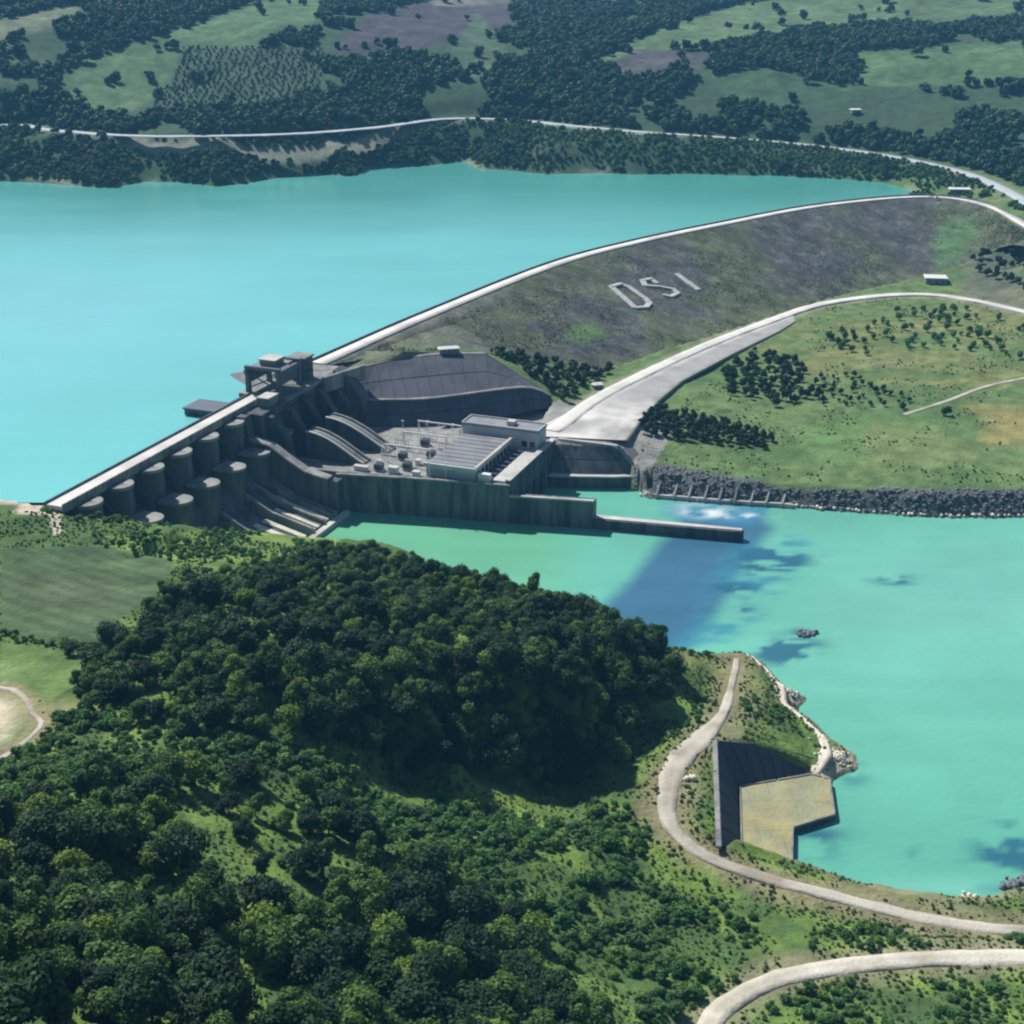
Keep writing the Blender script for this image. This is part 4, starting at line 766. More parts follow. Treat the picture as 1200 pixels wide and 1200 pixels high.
stones('waterline_rocks', lx[k], ly[k], np.full(k.sum(), .9), rng.uniform(.6, 1.3, k.sum()), MT['palerock'], 'pale sunlit stones in a line along the far water edge')
ribs = [(769, 582), (789, 583.5), (806, 585), (825, 586.5), (842, 588), (860, 589), (879, 590.5), (897, 591.5), (916, 592.5)]
kb = spline([P(px, py-1, 1.2) for px, py in [(754, 578)]+ribs+[(930, 594)]], 3)
ko = empty('bank_kerb', tuple(kb[len(kb)//2]), label='pale concrete kerb along the waterline at the foot of the ribbed bank', cat='kerb'); kl = np.array(ko.location)
segs = 8; per = len(kb)//segs
for i in range(segs):
    q = kb[i*per:(i+1)*per+1 if i < segs-1 else None]; mb = MB()
    for a, b in zip(q[:-1], q[1:]):
        mb.hexa([(a[0], a[1]-.5, -.5), (b[0], b[1]-.5, -.5), (b[0], b[1]+.9, -.5), (a[0], a[1]+.9, -.5)], [(a[0], a[1]-.5, 2), (b[0], b[1]-.5, 2), (b[0], b[1]+.9, 2), (a[0], a[1]+.9, 2)])
    mb.build('kerb_stone', 'pale', ko, org=tuple(kl))
for i, (px, py) in enumerate(ribs):
    a = Vector(P(px, py-1, 1.6)); b0_ = P(px+5, py-24, 9.5); b = Vector((b0_[0], b0_[1], g1(b0_[0], b0_[1])+1.2)); u = Vector((.55, .1, 0)); n = Vector((0, 0, 1.6))
    mb = MB(); mb.hexa([a-u-n, a+u-n, b+u*.7-n, b-u*.7-n], [a-u+n*.3, a+u+n*.3, b+u*.7+n*.1, b-u*.7+n*.1]); o = mb.build('bank_rib', 'pale', org=tuple(a))
    tag(o, 'slim pale concrete rib running up the dark riprap bank beside the tailrace', 'rib', 'pale ribs on the riprap bank')

# ------------------------------------------------------------------ old quay pit by the near bank
qp = empty('quay_pit', P(865, 922, 1), label='sunken concrete quay with dark walls and a yellowish slab floor beside the near water', cat='quay'); qo = tuple(qp.location)
fl = [P(*q, 2) for q in ((866, 921), (910, 914), (951, 907), (973, 913), (979, 955), (930, 970), (929, 1010), (868, 1000))]
cuts = [[0, 1, 4.5, 7.4], ]
mb = MB(); mb.prism([p[:2] for p in fl], -3, 1.75); mb.build('slab_base', 'darkconc', qp, org=qo)
fp = np.array(fl)[:, :2]; x0, x1, y0, y1 = fp[:, 0].min(), fp[:, 0].max(), fp[:, 1].min(), fp[:, 1].max()
def clip(poly, nx_, ny_, c):
    out = []
    for i in range(len(poly)):
        p, q = poly[i], poly[(i+1) % len(poly)]; sp_, sq = p[0]*nx_+p[1]*ny_-c, q[0]*nx_+q[1]*ny_-c
        if sp_ <= 0: out.append(p)
        if sp_*sq < 0: t = sp_/(sp_-sq); out.append((p[0]+(q[0]-p[0])*t, p[1]+(q[1]-p[1])*t))
    return out
fpl = [tuple(p) for p in fp]
nX, nY = 5, 3
for i in range(nX):
    for j in range(nY):
        c = fpl; xa, xb = x0+(x1-x0)*i/nX+.03, x0+(x1-x0)*(i+1)/nX-.03; ya, yb = y0+(y1-y0)*j/nY+.03, y0+(y1-y0)*(j+1)/nY-.03
        for (a_, b_, cc) in ((1, 0, xb), (-1, 0, -xa), (0, 1, yb), (0, -1, -ya)): c = clip(c, a_, b_, cc) if len(c) > 2 else c
        if len(c) > 2: mb = MB(); mb.prism(c, 1.75, 2.0+.02*((i*3+j) % 3)); mb.build('floor_slab', 'slab', qp, org=qo)
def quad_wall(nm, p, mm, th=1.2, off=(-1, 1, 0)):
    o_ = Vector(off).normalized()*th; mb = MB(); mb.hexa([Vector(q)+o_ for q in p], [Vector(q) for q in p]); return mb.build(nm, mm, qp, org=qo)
LT = [P(841, 868, 14.2), P(846, 992, 11.6)]; LM = [P(853, 884, 8), P(857, 995, 6.5)]; LB = [P(865, 921, 2), P(868, 1000, 2)]  # pit wall panels: their own shadow put in by a darker slab colour
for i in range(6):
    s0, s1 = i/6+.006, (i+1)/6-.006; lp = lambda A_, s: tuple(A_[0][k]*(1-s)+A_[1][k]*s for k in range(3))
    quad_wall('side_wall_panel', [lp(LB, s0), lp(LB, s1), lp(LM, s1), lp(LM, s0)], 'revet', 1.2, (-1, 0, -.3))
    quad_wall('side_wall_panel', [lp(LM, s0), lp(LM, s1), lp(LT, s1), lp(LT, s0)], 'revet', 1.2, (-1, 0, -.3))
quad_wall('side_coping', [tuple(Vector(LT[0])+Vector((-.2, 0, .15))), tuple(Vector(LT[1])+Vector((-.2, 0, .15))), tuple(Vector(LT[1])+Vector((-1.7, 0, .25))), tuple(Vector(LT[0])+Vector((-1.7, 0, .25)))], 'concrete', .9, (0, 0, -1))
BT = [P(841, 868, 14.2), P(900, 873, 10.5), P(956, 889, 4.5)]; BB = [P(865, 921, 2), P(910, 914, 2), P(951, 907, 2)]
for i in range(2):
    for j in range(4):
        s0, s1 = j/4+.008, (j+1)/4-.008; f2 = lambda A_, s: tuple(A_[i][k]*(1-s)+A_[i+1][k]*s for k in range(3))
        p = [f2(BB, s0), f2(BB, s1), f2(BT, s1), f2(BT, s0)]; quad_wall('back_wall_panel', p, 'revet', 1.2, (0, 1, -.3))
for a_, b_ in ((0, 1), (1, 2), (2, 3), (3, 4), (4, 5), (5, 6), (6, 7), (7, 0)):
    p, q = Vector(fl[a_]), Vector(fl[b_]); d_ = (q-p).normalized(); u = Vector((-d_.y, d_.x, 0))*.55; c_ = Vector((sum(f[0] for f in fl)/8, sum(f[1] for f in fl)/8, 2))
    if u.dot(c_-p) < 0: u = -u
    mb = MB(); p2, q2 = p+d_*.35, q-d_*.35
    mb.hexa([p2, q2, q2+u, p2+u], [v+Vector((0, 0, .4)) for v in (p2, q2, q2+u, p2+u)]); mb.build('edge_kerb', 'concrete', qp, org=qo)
# pale rock margin along the near shore
def rock_margin():
    cl = spline([P(*q) for q in ((876, 770, 1.6), (892, 782, 1.8), (906, 798, 2), (914, 812, 2), (916, 826, 2.2), (928, 838, 2.2), (945, 852, 2.2), (958, 866, 2.4), (966, 882, 2.4), (962, 897, 2.2), (953, 908, 2.2))], 1.2)
    hwm = np.interp(proj(cl[:, 0], cl[:, 1], cl[:, 2])[1], [770, 800, 812, 822, 832, 860, 880, 893, 905], [.45, .7, 1.7, 1.8, .9, 1.0, 1.6, 2.4, 1.6]); clz = cl.copy(); clz[:, 2] = np.maximum(ground(cl[:, 0], cl[:, 1]), .5); ribbon('shore_margin', clz, hwm, 'palerock', .35, ragged=.5)
    tip = spline([P(962, 884, 1.8), P(975, 889, 1.7), P(988, 893, 1.5), P(998, 896, 1.0)], 1.0); ribbon('shore_margin', tip, np.interp(np.arange(len(tip)), [0, len(tip)*.5, len(tip)-1], [1.6, 2.9, .9]), 'palerock', .2, ragged=.6)
    tip = spline([P(916, 818, 1.8), P(928, 818, 1.5), P(938, 817, 1.0)], 1.0); ribbon('shore_margin', tip, np.interp(np.arange(len(tip)), [0, len(tip)*.5, len(tip)-1], [1.4, 1.7, .6]), 'palerock', .2, ragged=.6)
    X = []; Y = []; Z = []; R = []
    for q in cl:
        pxx, pyy = proj(*q); sp_ = 1.0 if pyy < 800 else 1.5
        if pyy > 880: sp_ = 2.2
        for _ in range(3): X.append(q[0]+rng.normal(0, sp_*.75)); Y.append(q[1]+rng.normal(0, sp_*.75)); R.append(rng.uniform(.2, .55))
    for (px, py, s, c) in ((927, 817, 1.7, 60), (983, 893, 2.4, 170)):
        x, y, _ = P(px, py, 1.2)
        for _ in range(c): X.append(x+rng.normal(0, s*.6)); Y.append(y+rng.normal(0, s*.5)); R.append(rng.uniform(.3, .8))
    X, Y, R = map(np.array, (X, Y, R)); Z = np.maximum(ground(X, Y), .35)+.1
    return stones('shore_rocks', X, Y, Z, R, MT['palerock'], 'pale sunlit rocks heaped along the near shore above the quay pit')
rock_margin()
def cluster(name, px, py, z, n_, s, m, lab, cat, r=(.5, 1.4), sy=.6):
    x, y, _ = P(px, py, z); X = x+rng.normal(0, s, n_); Y = y+rng.normal(0, s*sy, n_); R = rng.uniform(*r, n_); V = IV[None]*(.6+.8*rng.random((n_, 12, 1)))*R[:, None, None]+np.stack([X-x, Y-y, np.full(n_, .1)], 1)[:, None, :]
    F = IF[None]+(np.arange(n_)*12)[:, None, None]; o = link(name, npmesh(name, V.reshape(-1, 3), F.reshape(-1, 3), m), loc=(x, y, z)); return tag(o, lab, cat)
cluster('rock_islet', 944, 744, 0, 26, 1.9, MT['rock'], 'small dark rock islet breaking the water off the near shore', 'rock')
cluster('rock_outcrop', 1196, 1036, .3, 40, 3.4, MT['rock'], 'dark rock outcrop at the water edge on the far right near the track', 'rock')
cluster('rock_pile', 1135, 1052, .4, 18, 1.6, MT['palerock'], 'pale white rock pile at the water edge beside the dark outcrop', 'rock', (.35, .8))
cluster('boulder', 809, 912, 13.3, 5, .8, MT['palerock'], 'pale boulder heap on the grass inside the bend of the track', 'rock', (.7, 1.3))

# ------------------------------------------------------------------ small buildings
def hut(name, px, py, z, sx, sy, h, rz, lab, wm='concrete', rm='white', cat='building', over=.5):
    x, y, _ = hit(px, py); r = empty(name, (x, y, g1(x, y)-.1), rz, label=lab, cat=cat)
    if name == 'valve_hut': r.location = P(px, py, z)
    mb = MB(); mb.box(-sx, sx, -sy, sy, 0, h); mb.build('wall', wm, r)
    mb = MB(); mb.hexa([(-sx-over, -sy-over, h), (sx+over, -sy-over, h), (sx+over, sy+over, h), (-sx-over, sy+over, h)], [(-sx-over, -sy-over, h+.3), (sx+over, -sy-over, h+.3), (sx*.9, 0.1, h+1.3), (-sx*.9, .1, h+1.3)]); 
    mb.hexa([(-sx*.9, .1, h+.2), (sx*.9, .1, h+.2), (sx+over, sy+over, h+.02), (-sx-over, sy+over, h+.02)], [(-sx*.9, .11, h+1.3), (sx*.9, .11, h+1.3), (sx+over, sy+over, h+.3), (-sx-over, sy+over, h+.3)]); mb.build('roof', rm, r)
    mb = MB(); mb.box(-.6, .6, -sy-.06, -sy-.01, 0.1, 2.2); mb.build('door', 'steel', r)
    for s in (-1, 1): mb = MB(); mb.box(s*sx*.6-.7, s*sx*.6+.7, -sy-.06, -sy-.01, 1.2, 2.3); mb.build('window', 'glass', r)
    return r
hut('shed', 1096, 331, 13, 8, 6, 4.2, -.15, 'white roofed shed standing between the dam foot and the lower road')
hut('gatehouse', 1124, 227, 46, 9, 4.5, 4.2, -.1, 'long low gatehouse with a pale pink roof at the right end of the crest road')
hut('valve_hut', 526, 413, 41.2, 5.5, 2.2, 2.4, .25, 'small white roofed hut on the grass above the dark revetment')
hut('pump_hut', 700, 455, 17, 2.6, 1.8, 2.4, .3, 'small pale pump hut beside the road among the trees below the dam')
hut('farm_hut', 1002, 133, 92, 5, 4, 3.5, .2, 'tiny pale farm hut among the trees on the far hillside')
def car(px, py, z, rz, m, lab):
    x, y, _ = P(px, py, z); r = empty('parked_car', (x, y, z+.3), rz, label=lab, cat='car')
    mb = MB(); mb.side([(-2.2, .4), (-2.2, .95), (-1.2, 1.05), (1.3, 1.05), (2.2, .85), (2.2, .4)], -.9, .9); mb.build('body', m, r)
    mb = MB(); mb.hexa([(-1.3, -.82, 1.05), (1.2, -.82, 1.05), (1.2, .82, 1.05), (-1.3, .82, 1.05)], [(-.9, -.7, 1.55), (.6, -.7, 1.55), (.6, .7, 1.55), (-.9, .7, 1.55)]); mb.build('cabin', 'glass', r)
    for sx in (-1.4, 1.4):
        for sy in (-.95, .75): mb = MB(); mb.tube((sx, sy, .36), (sx, sy+.2, .36), .36, 10); mb.build('wheel', 'gate', r)
for px, py, m, lab in ((1091, 230, 'red', 'small red car parked on the crest road left of the gatehouse'), (1098, 233, 'white', 'small white car parked beside the red one on the crest road')): car(px, py, 45.2, .1, m, lab)

# ------------------------------------------------------------------ trees
def crown_mesh(name, m, R, Hh, zb, lobes, leaves, ls, seed, core=True):
    r = np.random.default_rng(seed); V = []; F = []; A = []; nV = 0; L = []
    for k in range(lobes):
        an = r.random()*6.283; rr = R*.66*math.sqrt(r.random()); zz = zb+Hh*(.22+.6*r.random()); lr_ = R*r.uniform(.38, .62)*(1.05-.35*(zz-zb)/Hh); L.append((rr*math.cos(an), rr*math.sin(an), zz, lr_))
    L.append((0, 0, zb+Hh*.55, R*.62))
    if core:
        for (x, y, z, q) in L:
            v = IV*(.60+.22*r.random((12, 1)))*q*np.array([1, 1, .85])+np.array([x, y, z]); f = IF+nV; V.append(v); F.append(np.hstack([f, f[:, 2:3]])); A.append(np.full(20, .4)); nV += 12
    n_ = leaves; idx = r.integers(0, len(L), n_); La = np.array(L)[idx]; d = r.normal(size=(n_, 3)); d[:, 2] = d[:, 2]*.8+.25; d /= np.linalg.norm(d, axis=1)[:, None]
    rad = La[:, 3]*(.68+.52*r.random(n_)**1.4); c = La[:, :3]+d*rad[:, None]*np.array([1, 1, .85]); nn = d+np.array([0, 0, .35])+r.normal(size=(n_, 3))*.42; nn /= np.linalg.norm(nn, axis=1)[:, None]
    u = np.cross(nn, r.normal(size=(n_, 3))); u /= np.linalg.norm(u, axis=1)[:, None]; v_ = np.cross(nn, u); s = ls*(.55+.9*r.random((n_, 1)))
    q = np.stack([c-u*s-v_*s*.55, c+u*s*.75-v_*s*.8, c+u*s*1.0+v_*s*.6, c-u*s*.7+v_*s*.85], 1).reshape(-1, 3)
    V.append(q); F.append((np.arange(n_*4).reshape(-1, 4)+nV)); hv = np.clip((c[:, 2]-zb)/Hh, 0, 1); A.append(np.clip(r.random(n_)*.8+.1, 0, 1))
    V = np.vstack(V); Fq_ = np.vstack(F[-1:]); Ft = np.vstack([f[:, :3] for f in F[:-1]]) if core else np.zeros((0, 3), int)
    me = bpy.data.meshes.new(name); nl = Fq_.size+Ft.size; me.vertices.add(len(V)); me.vertices.foreach_set('co', V.astype(np.float32).ravel()); me.loops.add(nl)
    me.loops.foreach_set('vertex_index', np.concatenate([Ft.ravel(), Fq_.ravel()]).astype(np.int32)); me.polygons.add(len(Ft)+len(Fq_))
    ls_ = np.concatenate([np.arange(len(Ft))*3, Ft.size+np.arange(len(Fq_))*4]).astype(np.int32); lt = np.concatenate([np.full(len(Ft), 3), np.full(len(Fq_), 4)]).astype(np.int32)
    me.polygons.foreach_set('loop_start', ls_); me.polygons.foreach_set('loop_total', lt); me.update(calc_edges=True)
    c_ = me.attributes.new('leaf', 'FLOAT', 'FACE'); c_.data.foreach_set('value', np.concatenate(A).astype(np.float32)[-(len(Ft)+len(Fq_)):]); me.materials.append(m); return me
def trunk_mesh(name, h, r0, seed, limbs=3):
    r = random.Random(seed); mb = MB(); p = Vector((0, 0, -1.0)); q = Vector((r.uniform(-.3, .3), r.uniform(-.3, .3), h*.5)); e = Vector((r.uniform(-.6, .6), r.uniform(-.6, .6), h))
    mb.tube(p, q, (r0, r0*.75)); mb.tube(q, e, (r0*.75, r0*.35))
    for k in range(limbs):
        a = k*6.283/limbs+r.random(); mb.tube(q+Vector((0, 0, h*.05*k)), q+Vector((math.cos(a)*h*.32, math.sin(a)*h*.32, h*(.28+.1*k))), (r0*.45, r0*.15), 5)
    me = bpy.data.meshes.new(name); me.from_pydata([tuple(v) for v in mb.v], [], mb.f); me.materials.append(MT['bark']); return me
KN = {}   # kind -> list of (crown mesh, trunk mesh)
WOOD = [(4.6, 6.6, 10, LEAF_DARK, 'broad dark'), (3.6, 8.6, 9, LEAF_DARK, 'tall dark'), (5.0, 6.0, 12, LEAF_DARK, 'wide spreading dark'), (4.2, 7.2, 8, LEAF_MIX, 'mid green rounded'), (3.4, 6.2, 6, LEAF_MIX, 'small mid green'),
        (4.7, 8.0, 11, LEAF_DARK, 'large uneven dark'), (4.0, 6.8, 7, LEAF_LIGHT, 'yellow green open'), (4.9, 7.4, 9, LEAF_MIX, 'large mid green'), (3.6, 5.4, 6, LEAF_LIGHT, 'low yellow green'), (3.0, 7.8, 6, LEAF_MIX, 'slender mid green')]
KN['wood'] = [(crown_mesh('woodland_crown', m_, R_, H_, .8, lb_, 3000, .235, 100+k), trunk_mesh('woodland_trunk', H_*.85, .28, k)) for k, (R_, H_, lb_, m_, _) in enumerate(WOOD)]
KN['bush'] = [(crown_mesh('bush_crown', LEAF_MID, 1.7, 2.2, 0.0, 5, 420, .22, 200+k), trunk_mesh('bush_stem', 1.6, .09, k, 2)) for k in range(4)]
KN['tuft'] = [(crown_mesh('grass_tuft_blades', LEAF_TUFT, .55, .55, 0, 3, 60, .13, 500+k, core=False), trunk_mesh('grass_tuft_root', .3, .03, k, 1)) for k in range(4)]
KN['plain'] = [(crown_mesh('plain_tree_crown', LEAF_DARK, 2.6, 5.0, .5, 6, 420, .42, 300+k), trunk_mesh('plain_tree_trunk', 4, .16, k)) for k in range(5)]
KN['light'] = [(crown_mesh('young_tree_crown', LEAF_MID, 2.3, 4.4, .4, 6, 380, .42, 350+k), trunk_mesh('young_tree_trunk', 3.6, .14, k)) for k in range(4)]
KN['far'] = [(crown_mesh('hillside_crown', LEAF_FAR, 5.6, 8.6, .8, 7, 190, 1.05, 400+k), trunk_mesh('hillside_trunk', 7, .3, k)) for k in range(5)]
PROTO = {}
def plant(kind, nm, x, y, z, s, rz, lab, cat, group, i):
    cm, tm = KN[kind][i % len(KN[kind])]; r = empty(nm, (x, y, z), rz, label=lab, cat=cat, group=group); r.scale = (s*rng.uniform(.92, 1.1), s*rng.uniform(.92, 1.1), s*rng.uniform(.85, 1.15))
    c = link('crown', cm, r); t_o = link('trunk', tm, r); PROTO.setdefault(kind, {}).setdefault(i % len(KN[kind]), (c, t_o)); return r
def scatter_gn(name, kind, X, Y, Z, Sc, lab, cat, trunk=True):
    n_ = len(X)
    if n_ == 0: return
    me = bpy.data.meshes.new(name); me.vertices.add(n_); me.vertices.foreach_set('co', np.stack([X, Y, Z], 1).astype(np.float32).ravel())
    for an, ty, val in (('rot', 'FLOAT', rng.random(n_)*6.283), ('scl', 'FLOAT', Sc), ('kind', 'INT', rng.integers(0, len(PROTO[kind]), n_))):
        a = me.attributes.new(an, ty, 'POINT'); a.data.foreach_set('value', np.asarray(val, np.float32 if ty == 'FLOAT' else np.int32))
    o = link(name, me); tag(o, lab, cat, kind='stuff'); g = bpy.data.node_groups.new(name, 'GeometryNodeTree')
    g.interface.new_socket('Geometry', in_out='INPUT', socket_type='NodeSocketGeometry'); g.interface.new_socket('Geometry', in_out='OUTPUT', socket_type='NodeSocketGeometry')
    N, L = g.nodes, g.links; gi = N.new('NodeGroupInput'); go = N.new('NodeGroupOutput'); jn = N.new('GeometryNodeJoinGeometry')
    def nat(nm_, ty):
        q = N.new('GeometryNodeInputNamedAttribute'); q.data_type = ty; q.inputs[0].default_value = nm_; return q.outputs[0]
    rot, scl, kd = nat('rot', 'FLOAT'), nat('scl', 'FLOAT'), nat('kind', 'INT'); cx = N.new('ShaderNodeCombineXYZ'); L.new(rot, cx.inputs[2])
    for k, (c, t_o) in PROTO[kind].items():
        cmp = N.new('FunctionNodeCompare'); cmp.data_type = 'INT'; cmp.operation = 'EQUAL'; ins_ = [s_ for s_ in cmp.inputs if s_.type == 'INT']; L.new(kd, ins_[0]); ins_[1].default_value = k
        for ob in ((c, t_o) if trunk else (c,)):
            oi = N.new('GeometryNodeObjectInfo'); oi.inputs[0].default_value = ob; oi.inputs['As Instance'].default_value = True; ip = N.new('GeometryNodeInstanceOnPoints')
            L.new(gi.outputs[0], ip.inputs['Points']); L.new(oi.outputs['Geometry'], ip.inputs['Instance']); L.new(cmp.outputs[0], ip.inputs['Selection']); L.new(cx.outputs[0], ip.inputs['Rotation']); L.new(scl, ip.inputs['Scale']); L.new(ip.outputs[0], jn.inputs[0])
    L.new(jn.outputs[0], go.inputs[0]); md = o.modifiers.new('scatter', 'NODES'); md.node_group = g; return o
def jit(x0, x1, y0, y1, st):
    xs = np.arange(x0, x1, st); ys = np.arange(y0, y1, st); X, Y = np.meshgrid(xs, ys); X = X.ravel()+rng.uniform(-.42, .42, X.size)*st; Y = Y.ravel()+rng.uniform(-.42, .42, Y.size)*st; return X, Y
def inpoly(qx, qy, poly): return sdf(qx, qy, np.array(poly, float)) < 0
def far_from_roads(X, Y, m_=2.5, keys=None):
    ok = np.ones(len(X), bool)
    for k in (keys or RL):
        dd, _ = near_line(X, Y, RL[k][::2]); ok &= dd > ROADS[k][1]+m_
    return ok
# --- woodland on the near hill
D1 = [(212,680),(300,668),(360,655),(420,634),(440,626),(500,642),(560,660),(630,682),(700,706),(770,748),(792,800),(748,855),(722,915),(640,930),(560,905),(480,905),(400,872),(250,862),(100,852),(85,812),(120,768),(190,710)]
D2 = [(-900,900),(0,955),(100,935),(250,915),(380,920),(450,985),(540,1040),(610,1090),(690,1170),(760,1330),(-900,1330)]
X, Y = jit(-330, 150, 130, 520, 6.2); X2, Y2 = jit(-60, 110, 330, 480, 3.8); e_ = ground(X2+2, Y2)-ground(X2-2, Y2); f_2 = ground(X2, Y2+2)-ground(X2, Y2-2); st_ = np.hypot(e_, f_2)/4 > .30; X = np.r_[X, X2[st_]]; Y = np.r_[Y, Y2[st_]]; Z = ground(X, Y); e_ = ground(X+2, Y)-ground(X-2, Y); f_2 = ground(X, Y+2)-ground(X, Y-2); steep = np.hypot(e_, f_2)/4 > .28; qx, qy = proj(X, Y, Z); dr = sdf(X, Y, RIVER)
in1 = inpoly(qx, qy, D1); in2 = inpoly(qx, qy, D2); nz = fbm(X, Y, 15, 3, 131)
ok = ((in1 & ((nz > -.30) | steep)) | (in2 & (nz > -.22))) & (dr > 2.5) & far_from_roads(X, Y)
offl = (qx < 0) & (qy > 900); X, Y, Z, qx, qy, nz = [v[ok] for v in (X, Y, Z, qx, qy, nz)]
Sc = (.5+.8*rng.random(len(X))**1.3)*np.interp(qy, [640, 760, 1000, 1200], [.75, 1, 1.15, 1.2]); dist = np.sqrt(X**2+Y**2+(Z-CAM_H)**2); vis = (qx > -20) & (qx < 1220) & (qy < 1225)
rank = np.argsort(-(Sc/dist)*vis); sel = rank[:270]; rest = rank[270:]
# --- a few trees that stand out
SPECIAL = [(236, 716, 46, 1.45, 'tall dark tree rising over the woodland edge beside the brown field'), (205, 722, 46, 1.1, 'dark tree left of the tall one at the edge of the brown field'), (280, 712, 44, 1.2, 'dark tree right of the tall one where the woodland begins'),
           (436, 650, 22, .85, 'round dark tree at the woodland edge nearest the end of the spillway chute'), (110, 835, 54, 1.0, 'rounded tree at the corner of the pale clearing'), (86, 768, 50, .62, 'small tree at the end of the hedge between the two fields'), (652, 712, 33, .95, 'tallest tree on the wooded skyline above the blue water')]
for i, (px, py, z, s, lab) in enumerate(SPECIAL):
    x, y, _ = hit(px, py); plant('wood', 'broadleaf_tree', x, y, g1(x, y), s, i*1.3, lab, 'tree', None, i)
for n_i, i in enumerate(sel): plant('wood', 'broadleaf_tree', X[i], Y[i], Z[i], Sc[i], rng.random()*6.28, WOOD[n_i % 10][4]+' tree '+('on the wooded hilltop below the spillway' if qy[i] < 700 else 'on the shaded steep face above the track' if (qy[i] < 930 and qx[i] > 450) else 'in the hillside woodland beside the left fields' if qy[i] < 900 else 'in the lowest woodland at the bottom left' if qx[i] < 330 else 'in the lower woodland towards the gravel road'), 'tree', 'trees of the near hillside woodland', n_i)
scatter_gn('woodland', 'wood', X[rest], Y[rest], Z[rest], Sc[rest], 'dense dark woodland canopy spreading over the near hill', 'woodland')
# --- brighter scrub between the trees, verges, hedge
X, Y = jit(-300, 420, 130, 540, 3.0); Z = ground(X, Y); qx, qy = proj(X, Y, Z); dr = sdf(X, Y, RIVER); nz = fbm(X, Y, 16, 3, 141)
mixz = inpoly(qx, qy, [(0,885),(85,835),(250,860),(480,900),(720,920),(765,960),(745,1020),(830,1070),(900,1120),(820,1190),(760,1230),(610,1090),(450,985),(250,915),(-100,960)])
hedge = (inpoly(qx, qy, [(0,738),(110,756),(120,770),(0,750)])); bank = inpoly(qx, qy, [(100,625),(420,622),(440,650),(220,662),(120,640)]) & (nz > .1)
edge = (dr < 16) & (dr > 1) & (Y > 420) & (X < 75) & (nz > -.3); low = inpoly(qx, qy, [(820,1010),(1000,1068),(1210,1100),(1210,1122),(1000,1120),(880,1140),(830,1060)]) & (nz > .05); low2 = inpoly(qx, qy, [(870,1190),(950,1155),(1210,1140),(1210,1220),(860,1230)]) & (nz > .0)
pen = inpoly(qx, qy, [(760,760),(850,772),(845,830),(780,870),(740,880),(790,810)]) & (nz > .12); sh = inpoly(qx, qy, [(870,775),(905,800),(930,850),(958,885),(880,868),(872,820)]) & (nz > .18); lip = inpoly(qx, qy, [(845,1000),(930,1008),(1000,1038),(960,1030),(880,1015)]) & (nz > -.1)
inw = (in1.any())
w1 = inpoly(qx, qy, D1) | inpoly(qx, qy, D2)
mix_r = mixz & (qx > 560)
ok = ((mixz & (nz > np.where(mix_r, .10, -.15))) | hedge | bank | edge | low | low2 | pen | sh | lip | (w1 & (nz > .12))) & (dr > 1.5) & far_from_roads(X, Y, 1.2) & (sdf(X, Y, PIT) > 1)
X, Y, Z, qx, qy, mz = [v[ok] for v in (X, Y, Z, qx, qy, mixz)]; Sc = (.5+.8*rng.random(len(X))**2)*np.where(mz, 1.15, .9); 
dist = np.sqrt(X**2+Y**2+(Z-CAM_H)**2); vis = (qx > 0) & (qx < 1200) & (qy < 1200) & ~(inpoly(qx, qy, D1) | inpoly(qx, qy, D2)); rank = np.argsort(-(Sc/dist)*vis); sel = rank[:200]; rest = rank[200:]
for n_i, i in enumerate(sel): plant('bush', 'bush', X[i], Y[i], Z[i], Sc[i]*1.15, rng.random()*6.28, 'bright green bush in the scrub '+('by the pale clearing on the left' if qx[i] < 330 else 'on the grassy shore slope above the quay pit' if qy[i] < 900 else 'beside the gravel road at the bottom right' if (qx[i] > 800 and qy[i] > 1020) else 'on the open slope between woodland and track'), 'bush', 'bushes in the near scrub', n_i)
scatter_gn('scrub', 'bush', X[rest], Y[rest], Z[rest], Sc[rest], 'low green scrub filling the gaps between trees and along the verges', 'scrub', False)
# --- rough grass tufts
X, Y = jit(-230, 420, 170, 520, 1.7); Z = ground(X, Y); qx, qy = proj(X, Y, Z); dr = sdf(X, Y, RIVER); nz = fbm(X, Y, 9, 3, 191)
fld = inpoly(qx, qy, FIELDS[11][0]) | inpoly(qx, qy, FIELDS[12][0]) | (((qx+6)/50)**2+((qy-842)/50)**2 < 1)
ok = (nz > -.25) & (dr > 2) & far_from_roads(X, Y, .8) & (sdf(X, Y, PIT) > 1) & ~fld & (qx > -30) & (qx < 1230) & (qy < 1230) & (qy > 600) & (sdf(X, Y, LAKE) > 6)
for k, (px, py) in enumerate(((812, 930), (822, 945), (816, 968), (830, 975))):
    x, y, _ = P(px, py, 12.8); plant('tuft', 'grass_tuft', x, y, g1(x, y), 1.6, k, 'coarse grass tuft on the bank between the track bend and the quay pit', 'grass tuft', 'grass tufts inside the track bend', k)
scatter_gn('rough_grass', 'tuft', X[ok], Y[ok], Z[ok]-.1, .5+1.1*rng.random(ok.sum())**2, 'rough grass tufts over the open slopes of the near hill', 'grass', False)
X, Y = jit(60, 700, 560, 1060, 3.0); Z = ground(X, Y); qx, qy = proj(X, Y, Z); nz = fbm(X, Y, 16, 3, 195)
ok = (nz > .12) & (sdf(X, Y, RIVER) > 14) & far_from_roads(X, Y, 3) & (qx > 745) & (qx < 1240) & (qy > 350) & (sdf(X, Y, DAMP) > 4) & (qy < 568) & ~inpoly(qx, qy, [(620,525),(640,485),(940,365),(955,385),(870,420),(760,500),(750,530)])
scatter_gn('plain_rough_grass', 'tuft', X[ok], Y[ok], Z[ok]-.1, .5+1.3*rng.random(ok.sum())**3, 'rough grass and low weeds over the downstream plain', 'grass', False)

